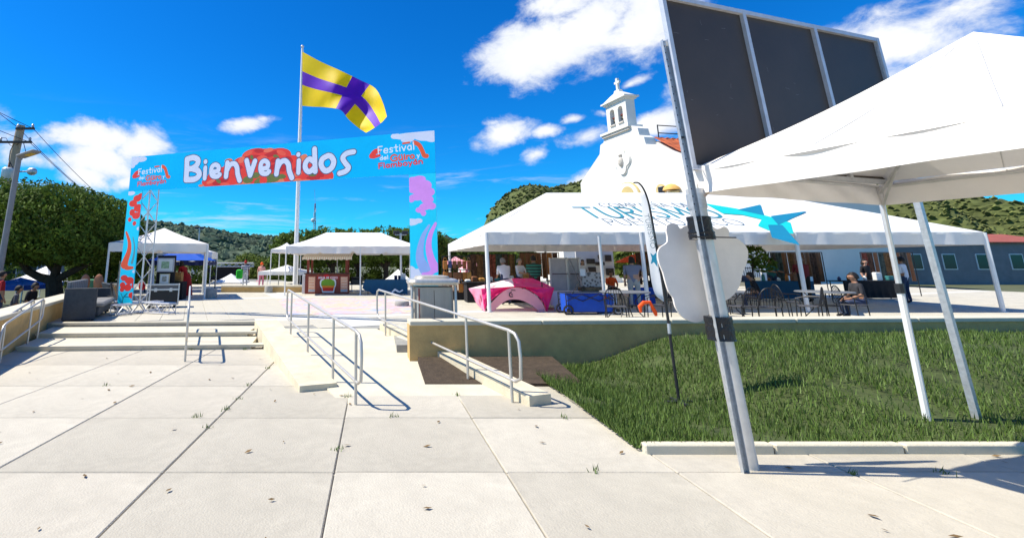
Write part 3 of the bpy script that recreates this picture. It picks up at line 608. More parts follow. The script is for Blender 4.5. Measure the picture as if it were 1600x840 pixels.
# header art
layer('flower_print', [E(415, 250, 40, 19), E(400, 243, 26, 12), E(435, 243, 24, 12), E(380, 258, 22, 14), E(455, 262, 30, 20), E(345, 276, 26, 16), E(330, 284, 18, 10), E(480, 272, 30, 17), E(505, 276, 18, 12), E(400, 280, 70, 16), E(450, 282, 70, 12), E(365, 266, 22, 16)], REDP, .023, header, clip=hclip)
layer('flower_print', [E(395, 247, 18, 5), E(425, 241, 16, 4, .2), E(372, 262, 10, 4), E(470, 262, 14, 5, .3), E(345, 284, 16, 5, .2), E(490, 278, 12, 4), E(440, 262, 18, 6, -.2)], REDD, .026, header, clip=hclip)
layer('petal_print', [E(358, 252, 8, 4.5), E(385, 288, 9, 6), E(437, 284, 9, 6), E(474, 247, 8, 5, .5), E(372, 291, 12, 4), E(465, 282, 8, 3), E(517, 281, 5, 2.5), E(315, 290, 6, 2)], PEACH, .029, header, clip=hclip)
layer('leaf_print', [E(411, 285, 16, 9), E(400, 274, 8, 5), E(428, 278, 12, 7), E(342, 283, 6, 3, -.6), E(489, 272, 8, 4), E(394, 246, 3, 4, .4), E(432, 245, 6, 3, -.4), E(388, 281, 10, 6), E(440, 276, 9, 4)], OLIVE, .030, header, clip=hclip)
layer('blossom_print', [E(412, 282, 7, 7), E(366, 270, 9, 5), E(450, 270, 7, 5)], REDP, .0325, header, clip=hclip)
for i_, (x, y, rx, ry, ro) in enumerate([(388, 240, 9, 4, .3), (405, 236, 9, 3.5, -.1), (420, 235, 9, 3.5, .1), (440, 239, 9, 4, -.4), (452, 250, 8, 5, -.6), (378, 250, 7, 5, .6), (410, 247, 10, 4, 0), (430, 250, 8, 4, .2), (330, 284, 9, 3, .3), (352, 288, 9, 3, -.1), (352, 272, 7, 4, .6), (478, 283, 10, 3, 0), (500, 285, 8, 3, .2), (500, 272, 8, 4, -.5), (466, 272, 8, 4, .3), (396, 258, 8, 4, -.3), (425, 262, 8, 4, .4), (446, 290, 9, 2, 0), (405, 293, 9, 2, 0)]):
    layer('petal_print', [E(x, y, rx, ry, ro)], (REDL, REDD, PEACH2)[i_ % 3], .0275+.0004*i_, header, .012, hclip)
BIEN = [[[(293, 250), (292.5, 265), (291.5, 281)], [(293, 249), (303, 246.5), (310, 250), (309, 257), (302, 263), (296, 264)], [(302, 264), (310, 267), (312, 274), (305, 280), (293, 281)]],
        [[(321.5, 262), (320.5, 279)], [(321.8, 252.6), (321.9, 253.2)]],
        [[(331, 269), (341, 267), (342, 260.5), (337, 257.5), (332, 261), (330.5, 269), (333, 275), (340, 276), (344, 273)]],
        [[(356, 254.5), (353.8, 276)], [(354.5, 268), (360, 258), (367, 256), (371, 262), (372, 272), (375, 282)]],
        [[(386, 251), (391.5, 274)], [(391.5, 274), (399, 252)]],
        [[(408, 264), (418, 262), (419, 255), (414, 251.5), (409, 255), (407.5, 264), (410, 270.5), (417, 271.5), (421, 268)]],
        [[(435, 252), (432.5, 272)], [(433.5, 264), (439, 254), (446, 251.5), (451, 257), (452.5, 267), (456.5, 278)]],
        [[(467.5, 251), (466.8, 270)], [(466.8, 241.5), (466.8, 242)]],
        [[(492, 233), (492.5, 252), (493, 268)], [(491, 253), (484, 248.5), (478, 255), (478, 264), (484, 268.5), (492, 262)]],
        [[(513, 243.5), (504, 249), (502.5, 259), (509, 267), (518, 263), (522, 253), (518, 245), (513, 243.5)]],
        [[(553, 237.5), (542, 240), (536, 247), (540, 255), (545, 262), (540, 268), (531, 271)]]]
RW = [4.8, 3.8, 3.9, 4.2, 4.2, 3.8, 4.2, 3.7, 4.1, 4.3, 4.0]
for g, rr in zip(BIEN, RW):
    rr = rr*(1.08 if rr > 4.5 else 1.06)
    o = layer('letter_outline', [K(s, rr+1.1) for s in g], INK, .0355, header, .014)
    layer('letter', [K(s, rr-.15) for s in g], LILAC, .0385, o, .014)
# festival logos: same artwork at both ends
WHT = mat('white_print', srgb(226, 236, 246), .5, .02, 3, spec=.3); ORN = mat('orange_print', srgb(240, 92, 52), .5, .06, 4, spec=.3)
def logo(ds, dz, sc):
    c0 = Vector(px(624, 240))
    def sh(f):
        q = [tuple(c0+(Vector(p)-c0)*sc+Vector((ds, dz))) for p in f[1]]; return ('k', q, f[2]*sc)
    def txt(s, a, b, h, r, m, off):
        st, w = text_strokes(s, .12); a, b = Vector(px(*a)), Vector(px(*b)); e = (b-a)/w; n = Vector((-e.y, e.x)).normalized()
        layer('logo_lettering', [sh(('k', [tuple(a+e*u+n*h*PXM*v) for u, v in t], r*PXM)) for t in st], m, off, header, .010, None, False)
    layer('logo_art', [sh(K([(581, 244), (586, 238), (591, 236)], 4)), sh(K([(584, 246), (593, 243)], 2.2))], REDP, .024, header, .012)
    layer('logo_art', [sh(K([(648, 223), (655, 227), (660, 236), (663, 243), (667, 244)], 3.2))], ORN, .024, header, .012)
    layer('logo_art', [sh(K([(630, 224.5), (640, 223)], 1.4))], ORN, .024, header, .012)
    txt('Festival', (591, 241), (648, 233.5), 11, .85, WHT, .027); txt('del', (594, 250.5), (607, 248.8), 6, .65, WHT, .027)
    txt('Güiro', (611, 252.3), (648, 247.3), 9, 1.15, ORN, .030); txt('y', (652, 246), (656, 245.5), 6, .65, WHT, .027); txt('Flamboyán', (592, 263.5), (661, 255.5), 7.5, .95, REDP, .033)
logo(0, 0, 1.0)
cl = Vector(px(237, 273))-Vector(px(624, 240)); logo(cl.x+.02, cl.y, .93)
layer('cloud_print', [E(618, 213, 7, 4.5), E(640, 213, 24, 5), E(668, 213, 20, 7), E(637, 219, 10, 3.5), E(655, 210, 40, 4), E(676, 217, 10, 5)], LILAC, .0235, header, clip=hclip)
layer('cloud_print', [E(212, 250, 10, 10), E(222, 249, 12, 5), E(208, 258, 6, 6)], LILAC, .0235, header, clip=hclip)
# leg panels
def leg_panel(x0t, x1t, x0b, x1b, ytop, ybot, m):
    a, b, c, d = aq([(x0t, ytop), (x1t, ytop), (x1b, ybot), (x0b, ybot)]); s0 = (a[0]+d[0])/2; s1 = (b[0]+c[0])/2; z1 = hz0-.003; z0 = max(.06, (c[1]+d[1])/2); return s0, s1, z0, z1
lp = leg_panel(198, 229, 181, 211, 299, 478, TURQL); lp = (hs0, hs0+.56, .22, lp[3]); rp = leg_panel(638, 680, 641, 685, 272, 436, TURQL); rp = (hs1-.70, hs1, .12, rp[3])
pL = plate('leg_panel', *lp, TURQL, .02); pR = plate('leg_panel', *rp, TURQL, .02)
def rclip(q): return [(q[0]+.003, q[2]+.003), (q[1]-.003, q[2]+.003), (q[1]-.003, q[3]-.003), (q[0]+.003, q[3]-.003)]
cL, cR = rclip(lp), rclip(rp)
ADX = 6.5   # the leg stands a little right of the traced artwork
layer('cloud_print', [E(205, 302, 10, 4), E(218, 357, 8, 4), E(225, 355, 10, 5), E(207, 424, 6, 3), E(214, 422, 10, 5)], LILAC, .0235, pL, clip=cL)
layer('tree_print', [E(215, 310, 9, 6), E(222, 306, 9, 5), E(208, 318, 9, 6), E(216, 325, 10, 7), E(206, 332, 6, 6), E(212, 337, 9, 6), E(202, 343, 4, 4), E(209, 349, 4, 4), E(220, 333, 7, 5)], REDP, .024, pL, clip=cL)
layer('gourd_print', [K([(195, 364), (200, 378), (200, 392), (195, 404)], [2.0*PXM/PXM, 5]) if False else ('k', smooth_path(aq([(196, 363), (200, 378), (199, 392), (194, 405), (191, 413)]), 5), [2.0*PXM, 7.6*PXM]), ('k', smooth_path(aq([(191, 413), (195, 418), (204, 418)]), 5), [6*PXM, 2.0*PXM])], ORN, .024, pL, clip=cL)
layer('gourd_shade_print', [('k', smooth_path(aq([(206, 370), (208, 386), (206, 400), (203, 410)]), 5), [.8*PXM, 2.6*PXM])], mat('grey_teal_print', srgb(96, 150, 160), .5, .05, 3), .024, pL, clip=cL)
layer('tree_print', [E(190, 434, 8, 5), E(198, 438, 10, 6), E(187, 445, 6, 5), E(206, 446, 7, 6), E(195, 449, 8, 6), E(208, 456, 6, 6), E(200, 461, 6, 5), E(203, 467, 4, 5), E(186, 452, 5, 4)], REDP, .024, pL, clip=cL)
layer('branch_print', [K([(185, 474), (188, 464), (194, 458)], .8), K([(187, 466), (184, 458)], .6), K([(189, 463), (198, 464)], .6)], TEALD, .0265, pL, clip=cL)
ADX = 0.0
layer('tree_print', [E(645, 285, 9, 8), E(655, 280, 10, 5), E(663, 290, 11, 8), E(648, 296, 9, 6), E(660, 300, 10, 7), E(672, 300, 7, 6), E(652, 308, 12, 5), E(668, 312, 9, 6), E(675, 322, 6, 5), E(664, 323, 8, 5), E(656, 328, 6, 4), E(662, 333, 4, 4), E(643, 312, 5, 4)], MAUVE, .024, pR, clip=cR)
layer('cloud_print', [E(642, 347, 12, 5), E(654, 345, 6, 3.5), E(640, 425, 10, 9), E(656, 424, 12, 4), E(645, 432, 16, 5)], LILAC, .0235, pR, clip=cR)
layer('gourd_shade_print', [('k', smooth_path(aq([(671, 352), (662, 368), (657, 388), (657, 405), (664, 420)]), 5), [1.5*PXM, 8*PXM])], ORCHID, .026, pR, clip=cR)
layer('gourd_print', [('k', smooth_path(aq([(681, 349), (673, 366), (670, 385), (674, 405), (680, 418)]), 5), [2*PXM, 6.5*PXM]), ('k', smooth_path(aq([(680, 420), (672, 427), (661, 428)]), 5), [4*PXM, 2*PXM])], MAUVE, .029, pR, clip=cR)
# truss legs and feet
def truss(parent, p0, p1, w, ax, ay, r=.024, br=.011, pitch=.34, name='truss'):
    p0, p1 = Vector(p0), Vector(p1); d = p1-p0; L = d.length; d.normalize(); n = max(1, round(L/pitch)); c = [ax*i*w/2+ay*j*w/2 for i, j in ((-1, -1), (1, -1), (1, 1), (-1, 1))]
    b = MB()
    for q in c: b.bar(p0+q, p1+q, r, 8)
    o = b.build(name+'_chords', ALU, parent, True); b = MB()
    for k in range(n):
        for f in range(4):
            a, e = c[f], c[(f+1) % 4]
            if (k+f) % 2: a, e = e, a
            b.bar(p0+d*L*k/n+a, p0+d*L*(k+1)/n+e, br, 5)
    b.build('braces', ALU, o, True); b = MB()
    for q in (p0, p1):
        b = MB()
        for f in range(4): b.bar(q+c[f], q+c[(f+1) % 4], br*1.3, 5)
        b.build('end_frame', ALU, o, True)
    return o
ad = AD.normalized(); an = Vector((ad.y, -ad.x, 0));  # an faces the camera side
an = an if an.y < 0 else -an
tl = archp.at(lp[1]+.06, 0, 0)-an*.24; tr_ = archp.at(rp[0]+.30, 0, 0)-an*.22
tw = .36
truss(arch, tl+UP*.30, tl+UP*(hz1-.05), tw, ad, an, name='leg_truss'); truss(arch, tr_+UP*.30, tr_+UP*(hz1-.05), tw, ad, an, name='leg_truss')
hb0 = archp.at(hs0+.25, (hz0+hz1)/2, -.22); hb1 = archp.at(hs1-.25, (hz0+hz1)/2, -.22); truss(arch, hb0, hb1, .34, an, UP, pitch=.5, name='header_truss')
# foot trusses lie on the paving
for c in (tl, tr_):
    k = 1.0 if c is tl else .45
    truss(arch, c-ad*(1.45 if c is tl else .42)*k+UP*.165, c+ad*1.25*k+UP*.165, .28, an, UP, pitch=.26, name='foot_truss')
    truss(arch, c-an*.85*k+UP*.16, c+an*(.95 if c is tl else .30)*k+UP*.16, .25, ad, UP, pitch=.26, name='foot_truss')
# ------------------------------------------------------------------ flagpole and flag
fpb = W(463, 459, 28); fpt = W(470, 76, 28); fpt = Vector((fpb.x+.0, 28, fpt.z))
xt = W(470, 76, 28).x; fpt.x = fpb.x*.5+xt*.5; fpb2 = Vector((fpt.x, 28, 0))
fp = thing('flagpole', 'tall white tapered flagpole behind the welcome arch', 'flagpole', fpb2)
MB().tube([fpb2, fpt*.5+fpb2*.5, fpt], [.125, .10, .065], 14).build('shaft', WPAINT, fp, True)
MB().ball(fpt+UP*.13, .10).bar(fpt, fpt+UP*.09, .05).build('finial', ALU, fp, True)
MB().box(fpb2+UP*.01, (.6, .6, .02)).lathe(fpb2, [(.22, .02), (.22, .1), (.15, .16)], 14).build('base_collar', ALU, fp)
MB().tube([fpt+Vector((.1, -.05, -.1)), fpb2+Vector((.16, -.08, 1.2))], .008, 4).build('halyard', CLOTH, fp)
MB().bar(fpb2+Vector((.1, -.06, 1.0)), fpb2+Vector((.1, -.06, 1.3)), .02).build('cleat', ALU, fp)
YEL = mat('yellow_nylon', srgb(255, 212, 0), .55, .06, 2, trans=.5, bump=.2, bscale=4); PUR = mat('purple_nylon', srgb(92, 18, 178), .55, .08, 2, trans=.25, bump=.2, bscale=4)
ftop = smooth_path([(472.5, 81), (500, 96), (533, 111), (560, 124), (586, 138), (598, 160), (604.5, 182)], 8); fbot = smooth_path([(472, 165.5), (490, 167), (510, 168), (532, 172), (544, 186), (560, 200), (572, 207.5)], 8)
fend = [(604.5, 182), (598, 190), (590, 196.5), (580, 203), (572, 207.5)]
def lerp_path(P, t):
    k = t*(len(P)-1); i = min(int(k), len(P)-2); f = k-i; return (P[i][0]*(1-f)+P[i+1][0]*f, P[i][1]*(1-f)+P[i+1][1]*f)
def flag_pt(a, b):
    p, q = lerp_path(ftop, a), lerp_path(fbot, a); e = lerp_path(fend, b); s = (p[0]*(1-b)+q[0]*b, p[1]*(1-b)+q[1]*b)
    l = (ftop[-1][0]*(1-b)+fbot[-1][0]*b, ftop[-1][1]*(1-b)+fbot[-1][1]*b); w = a**3; s = (s[0]+(e[0]-l[0])*w, s[1]+(e[1]-l[1])*w)
    bend = 1.2*math.sin(a*7.5-b*1.6)*min(1, a*3)*.45+.10*math.sin(a*19+b*5)*min(1, a*4)+a*2.8
    # the purple band follows the same cloth
    return W(s[0], s[1]+2.2*math.sin(a*9+b*2)*a*(1-a)*4*(.5-abs(b-.5)), 27.9-bend)
fb = MB(); nu, nv = 66, 36; fb.grid(flag_pt, nu, nv); fb.m = []
for j in range(nv):
    for i in range(nu):
        a, b = (i+.5)/nu, (j+.5)/nv; fb.m.append(1 if (.365 < b < .61 or .44 < a < .605) else 0)
tag(fb.build('flag', [YEL, PUR], None, True), 'waving yellow flag with a purple cross at the top of the flagpole', 'flag')
# ------------------------------------------------------------------ tents
def tent(label, fl, vd, ud, w, d, ez, pz, ridge=None, val=.28, leg=.03, m=TENT, vm=None, legs=None, group=None, sag=.06, name='frame_tent', z0=0.0, scallop=.05, vmid=None, frame=True, valin=None, legm=WPAINT, rx=None):
    fl = Vector((fl[0], fl[1], 0)); vd = Vector(vd).normalized(); ud = Vector(ud).normalized(); t = thing(name, label, 'tent', (fl.x, fl.y, z0), group)
    P = lambda a, b, z: fl+vd*(a*w)+ud*(b*d)+UP*z
    c = [P(0, 0, ez), P(1, 0, ez), P(1, 1, ez), P(0, 1, ez)]
    r0, r1 = ridge or (.5, .5); q0, q1 = P(r0, .5, pz), P(r1, .5, pz)
    b = MB(); n = 10
    def face(A, B, C, D):   # A-B eave, C-D ridge (above B, above A)
        def f(u, v):
            lo = A.lerp(B, u); hi = D.lerp(C, u); p = lo.lerp(hi, v); s = math.sin(v*math.pi)*sag*(1 if (C-D).length < .01 else .7)+min(.012, sag)*math.sin(u*23+v*3)*math.sin(v*math.pi); return p-UP*s
        b.grid(f, n, n)
    face(c[0], c[1], q1, q0); face(c[1], c[2], q1, q1); face(c[2], c[3], q0, q1); face(c[3], c[0], q0, q0)
    b.build('canopy', m, t, True)
    for k in range(4):
        A, B = c[k], c[(k+1) % 4]; L = (B-A).length; nrm = (B-A).cross(UP).normalized(); out = nrm if nrm.dot((A+B)/2-P(.5, .5, ez)) > 0 else -nrm; ns = max(1, round(L/1.6))
        def f(u, v):
            e = abs((u*ns) % 1-.5)*2; drop = val-(scallop if e > .93 and scallop and .02 < u < .98 else 0)
            return A.lerp(B, u)-UP*(drop*v)+out*(.02+.035*v*math.sin(u*L*3.1+k)+.015*math.sin(u*L*7.7))
        MB().grid(f, max(12, int(L*10)), 3).build('valance', vm or TENTD, t, True)
    for a, e in (legs or ((0, 0), (1, 0), (1, 1), (0, 1))):
        MB().bar(P(a, e, z0), P(a, e, ez-.02), leg, 8).box(P(a, e, z0+.008), (.16, .16, .016)).build('leg', legm, t, True)
    if frame:
        b = MB()
        for k in range(4): b.bar(c[k]-UP*.05, c[(k+1) % 4]-UP*.05, .022, 6)
        if (q0-q1).length > .05: b.bar(q0-UP*(.08+sag), q1-UP*(.08+sag), .022, 6)
        for k, q in ((0, q0), (1, q1), (2, q1), (3, q0)): b.bar(c[k]-UP*(.06+sag), q-UP*(.1+sag), .02, 6)
        b.build('frame', WPAINT, t, True)
    return t, P
# left tent
lt_fr = G(319, 467); lt_w = 3.75
lt_fl = lt_fr-V*lt_w
tent('white frame tent over the art stall at the left of the plaza', lt_fl, V, U, lt_w, 3.7, 2.30, 3.05, val=.36, leg=.045, m=TENTD, scallop=.06)
# pop-up behind it
c = W(335, 450, 30); tent('white pop-up canopy partly hidden behind the art stall tent', (c.x-3.4, 28.6), (1, .2, 0), (-.2, 1, 0), 3.4, 3, 2.15, 2.75, val=.42, leg=.03, scallop=0, z0=-.02)
c = W(319, 420, 25.5); tent('blue pop-up canopy with navy skirt behind the art display', (c.x-2.9, 25.3), (1, .12, 0), (-.12, 1, 0), 2.9, 2.9, 1.62, 2.42, val=.26, leg=.03, m=BLUEC, vm=NAVY, scallop=0, legm=BLACK)
# centre tent
ct_fl = G(443, 461.5); ct_w = 6.35
tent('long white hipped frame tent over the coconut water kiosk', ct_fl+Vector((.05, 0, 0)), (1, .03, 0), (-.03, 1, 0), ct_w, 4.6, 2.28, 3.05, ridge=(.27, .73), val=.36, leg=.032, legs=((0, 0), (.555, 0), (1, 0), (1, 1), (0, 1)), scallop=.10)
# small far tents
def far_tent(label, x0, x1, ye, yp, Y, foot, m=TENT, dep=2.6, val=.22, vm=None, group='small far tents', ry=0.0):
    a, b = W(x0, ye, Y), W(x1, ye, Y); pk = W((x0+x1)/2, yp, Y+dep/2); fz = W(x0, foot, Y).z
    return tent(label, (a.x, Y), (1, ry, 0), (-ry, 1, 0), b.x-a.x, dep, a.z, pk.z, val=val, leg=.03, m=m, vm=vm, scallop=0, z0=max(-.5, fz), group=group, name='popup_tent', frame=False)
far_tent('small white pop-up tent left of the flagpole foot', 404, 481, 424, 413.5, 31, 452, vm=TENT)
far_tent('low white pop-up tent left of the man in the striped shirt', 330, 375, 441, 427, 36, 470)
far_tent('white awning sticking out behind the left end of the kiosk tent', 424, 460, 389, 379, 29.5, 455)
far_tent('white sunlit tent with blue skirt beyond the left wall', 4, 77, 441, 415, 26, 470, vm=BLUEC, val=.24, dep=3)
far_tent('blue pop-up canopy at the far left edge', -40, 36, 446, 433, 22, 480, m=BLUEC, vm=BLUEC, dep=2.6)
far_tent('white tent peak behind the grey sofa', 108, 150, 440, 426, 30, 470, dep=3)
far_tent('pale sloping tent behind the blue draped table', 596, 652, 443, 420, 31, 470, dep=3)
far_tent('small tent with a pale pink roof beyond the leather bag stall', 702, 730, 408, 400, 34, 440, m=PINKP, vm=PINKP)
far_tent('pink striped pop-up tent behind the big tent pole', 728, 760, 420, 404, 30, 450, m=PINKP, vm=stripes('pink_white_stripe', (.75, .7, .7), srgb(214, 70, 110), 6, 0))
far_tent('bright pink canopy between the striped man and the small white tent', 384, 412, 444, 437, 40, 470, m=PINK, vm=PINK)
# big printed tent
BY0 = 15.6; bfl = G(765, 487.5); bw, bd = 15.9, 9.6; pz_ = W(850, 302, BY0+bd/2); r0x = pz_.x
bt, BP = tent('large white tent printed with teal lettering and a star', bfl, (1, 0, 0), (.03, 1, 0), bw, bd, 2.46, pz_.z, ridge=((r0x-bfl.x-.1)/bw, .80), val=.40, leg=.06, sag=.012, scallop=0, legs=((0, 0), (.31, 0), (.62, 0), (1, 0), (1, 1), (.62, 1), (.31, 1), (0, 1)), vm=TENTD)
BYL = bfl.y
# print on the front slope: plane of the front roof face
q0 = BP((r0x-bfl.x-.1)/bw, .5, pz_.z); e0 = BP(0, 0, 2.46); e1 = BP(1, 0, 2.46); td = (q0-e0)-(e1-e0).normalized()*((q0-e0).dot((e1-e0).normalized()))
roofp = Plane(e0, e1-e0, td); slope_len = td.length
TEALP = mat('teal_vinyl_print', srgb(50, 134, 150), .5, .05, 3); AQUA = mat('aqua_vinyl_print', srgb(20, 190, 186), .5, .05, 3); GREYP = mat('grey_vinyl_print', srgb(96, 118, 128), .5, .05, 3); BLUEP = mat('blue_vinyl_print', srgb(24, 124, 156), .5, .05, 3)
canopy = [o for o in bt.children if o.name.startswith('canopy')][0]
def roof_text(s, x0, y0, x1, y1, cap_px, r, m):
    p0, p1 = Vector(roofp.px(x0, y0)), Vector(roofp.px(x1, y1)); h = (Vector(roofp.px(x0+4, y0-cap_px))-p0).length
    return p0, p1
def rt(s, base, left, right, topline, r, m):
    """lettering on the front slope between two lines of the cloth (plane t = base..topline)"""
    a = roofp.px(left, 345)[0]; p0, p1 = (left, base), (right, base)
    o = lettering('roof_lettering', roofp, s, p0, p1, topline-base, r, .012, m, canopy, res=r*.6, space=.16, up=(0, 1)); return o
def st_of(x, y): return roofp.px(x, y)
tb0, tb1 = st_of(940, 350)[1], st_of(900, 322)[1]
sx0, sx1 = st_of(906, 338)[0], st_of(1136, 340)[0]
t_pb, t_pt = st_of(960, 352)[1], st_of(960, 342)[1]; t_tb, t_tt = st_of(960, 340)[1], st_of(960, 324)[1]; t_cb, t_ct = st_of(960, 323.5)[1], st_of(960, 317.5)[1]
rt('TURISMO', t_tb, st_of(912, 335)[0], st_of(1132, 338)[0], t_tt, .054, TEALP)
rt('PUERTO RICO', t_pb, st_of(948, 348)[0], st_of(1164, 350)[0], t_pt, .02, GREYP)
rt('COMPAÑÍA DE', t_cb, st_of(936, 320)[0], st_of(1078, 321)[0], t_ct, .02, GREYP)
def roof_poly(P, m, off=.012): sheet('roof_print', roofp, [('p', [st_of(*p) for p in P])], .05, off, m, canopy)
roof_poly([(1101, 318), (1150, 326), (1175, 332), (1200, 338), (1235, 348), (1240, 366), (1200, 360), (1184, 353), (1190, 343), (1160, 336), (1130, 334)], AQUA)
roof_poly([(1152, 328), (1188, 320), (1194, 337)], BLUEP, .016)
roof_poly([(1204, 338), (1262, 330), (1216, 352)], BLUEP, .016)
roof_poly([(1200, 352), (1206, 372), (1250, 384), (1222, 352)], BLUEP, .02)
# print on the left hip
lq = Plane(e0, BP(0, 1, 2.46)-e0, (q0-e0)-(BP(0, 1, 2.46)-e0).normalized()*((q0-e0).dot((BP(0, 1, 2.46)-e0).normalized())))
sheet('roof_print', lq, [('k', [lq.px(757, 352), lq.px(782, 338)], .10), ('k', [lq.px(760, 351), lq.px(788, 337)], .04)], .05, .02, TEALP, canopy)
# back valance underside hanging rods
# ------------------------------------------------------------------ near right: canopy corner, pole, sign board, cut-out, feather banner
NY = 4.75
cpx = W(1093, 301, NY); tz = cpx.z+.26
e_dir = (W(1200, 288, NY*.875)-cpx); e_dir.z = 0; e_dir.normalize(); f_dir = Vector((-e_dir.y, e_dir.x, 0)); f_dir = f_dir if f_dir.x > 0 else -f_dir
nt = thing('canopy_tent', 'near white canopy corner hanging over the sign pole at right', 'tent', (cpx.x, cpx.y, -.3))
def NP(a, b, z): return Vector((cpx.x, cpx.y, 0))+e_dir*a+f_dir*b+UP*z
nez = tz; nw = 3.0; npk = NP(nw/2, nw/2, nez+1.0); ncs = [NP(0, 0, nez), NP(nw, 0, nez), NP(nw, nw, nez), NP(0, nw, nez)]
b = MB()
for k in range(4):
    A, B = ncs[k], ncs[(k+1) % 4]; b.grid(lambda u, v: A.lerp(B, u).lerp(npk, v)-UP*(.055*math.sin(v*math.pi)+.003*math.sin(u*25+v*4)*math.sin(v*math.pi)), 40, 24)
b.build('canopy', TENTD, nt, True)
for k in range(4):
    A, B = ncs[k], ncs[(k+1) % 4]; n_ = (B-A).cross(UP).normalized(); n_ = n_ if n_.dot((A+B)/2-NP(nw/2, nw/2, nez)) > 0 else -n_
    MB().grid(lambda u, v: A.lerp(B, u)-UP*.27*v+n_*(.012+.02*v*math.sin(u*13+k)+.010*math.sin(u*29+v*5)), 60, 6).build('valance', TENTD, nt, True)
for k in (1, 2, 3):
    g_ = Vector((ncs[k].x, ncs[k].y, -.3)); MB().bar(g_, g_.lerp(ncs[k], .55), .034).build('leg', WPAINT, nt, True); MB().bar(g_.lerp(ncs[k], .5501), ncs[k]-UP*.03, .027).build('upper_leg', ALU, nt, True)
    MB().bar(g_.lerp(ncs[k], .53), g_.lerp(ncs[k], .57), .042).build('leg_joint', BLACK, nt, True); MB().cbox(g_+UP*.012, (.18, .18, .02), .004).build('foot_plate', GALV, nt)
    MB().bar(g_.lerp(ncs[k], .9)-(ncs[k]-npk).normalized()*.02, ncs[k].lerp(npk, .35)-UP*.05, .014).build('corner_brace', ALU, nt, True)
SEAM = mat('seam_tape', (.60, .59, .57), .6)
for k in range(4):
    A, B = ncs[k], ncs[(k+1) % 4]
    for u_ in (.34, .67): MB().tube([A.lerp(B, u_).lerp(npk, v_/8)-UP*(.055*math.sin(v_/8*math.pi)-.004) for v_ in range(8)], .006, 4).build('seam', SEAM, nt)
    MB().tube([A+UP*.004, A.lerp(npk, .5)-UP*(.05), npk], .008, 5).build('seam', SEAM, nt) if False else None
b = MB()
for k in range(4): b.bar(ncs[k]-UP*.05, ncs[(k+1) % 4]-UP*.05, .02, 6); b.bar(ncs[k]-UP*.13, npk-UP*.14, .018, 6)
b.build('frame', ALU, nt, True)
MB().tube(smooth3 := [W(1108, 268, NY-.05), W(1113, 280, NY-.06), W(1117, 300, NY-.04)], .012, 6).build('corner_strap', TENTD, nt, True)
MB().tube([W(1078, 262, NY-.12), W(1090, 264, NY-.1), W(1109, 268, NY-.06)], .005, 5).build('tie_cord', CLOTH, nt)
MB().tube([W(1094, 304, NY-.06), W(1100, 306, NY-.06), W(1106, 299, NY-.04)], .018, 6).build('tie_knot', mat('beige_rag', (.5, .38, .28), .9), nt, True)
# the tent's pole: thick pipe
pipe_t = W(1086, 303, NY); pipe_b = W(1131, 530, NY); dirp = (pipe_b-pipe_t).normalized(); base = pipe_t+dirp*((-.30-pipe_t.z)/dirp.z)
pole = thing('tent_pole', 'thick silver tent pole wrapped in black tape at right', 'pole', base)
MB().bar(base, pipe_t+(pipe_t-base)*.02, .074, 20).build('lower_pipe', ALU, pole, True)
def on_pole(py): # point of the pole axis at an image row
    a, b_ = pipe_t, base
    for _ in range(40):
        m_ = (a+b_)/2; v = m_-CAM; up = -v.y*math.sin(TH)+v.z*math.cos(TH); dd = v.y*math.cos(TH)+v.z*math.sin(TH)
        if CY-F*up/dd < py: a = m_
        else: b_ = m_
    return a
MB().bar(on_pole(303), on_pole(326), .082, 20).build('sleeve', GALV, pole, True)
tapem = mat('black_tape', (.012, .012, .014), .28, .3, 20, bump=.6, bscale=40)
chan_t = W(1036, 64, NY-.10); chan_b = W(1121, 515, NY-.10)
def on_chan(py): t = (py-64)/(515-64); return chan_t.lerp(chan_b, t)
def wrap(y0, y1, r):
    p, q = on_pole(y0), on_pole(y1); cxn = lambda y: (on_pole(y)*.58+on_chan(y)*.42)
    n = 16; rings = []
    for k in range(7):
        y = y0+(y1-y0)*k/6; c_ = cxn(y); rr = r*(1+.03*math.sin(k*2.3)); rings.append([c_+Vector((math.cos(2*math.pi*j/n)*rr*1.18, math.sin(2*math.pi*j/n)*rr, 0)) for j in range(n)])
    return MB().loft(rings).build('tape_wrap', tapem, pole, True)
wrap(344, 367, .090); wrap(367, 379, .098); wrap(495, 530, .100)
MB().bar(W(1078, 370, NY-.22), W(1150, 371, NY-.02), .006, 5).build('cable_tie', BLACK, pole)
# sign board on the steel channel
board = thing('sign_board', 'big dark sign board in an aluminium frame raised on a steel channel', 'sign', (chan_b.x, chan_b.y, -.3))
def channel(p, q, w, d, m, name):
    ax = Vector((1, 0, 0)); dz = (q-p).normalized(); ax = (ax-dz*ax.dot(dz)).normalized(); ay = dz.cross(ax); b = MB(); L = (q-p).length; c = (p+q)/2
    b.box(c, (w, .004, L), ax, ay, dz).box(c+ax*(w/2-.002)+ay*d/2, (.004, d, L), ax, ay, dz).box(c-ax*(w/2-.002)+ay*d/2, (.004, d, L), ax, ay, dz); return b.build(name, m, board), ax, ay, dz, L
gnd = chan_b+(chan_b-chan_t)*(((-.30)-chan_b.z)/(chan_b.z-chan_t.z))
ch, cax, cay, cdz, cL_ = channel(chan_t, gnd, .055, .035, GALV, 'steel_channel')
hb = MB(); sgn = 1 if cay.y < 0 else -1
for k in range(26): hb.lathe((0, 0, 0), [(.006, 0), (.006, .001)], 6) if False else hb.box(chan_t+cdz*(.06+k*.075)+cay*sgn*.0035, (.014, .002, .014), cax, cay, cdz)
struct(hb.build('bolt_holes', BLACK, ch), 'stuff')
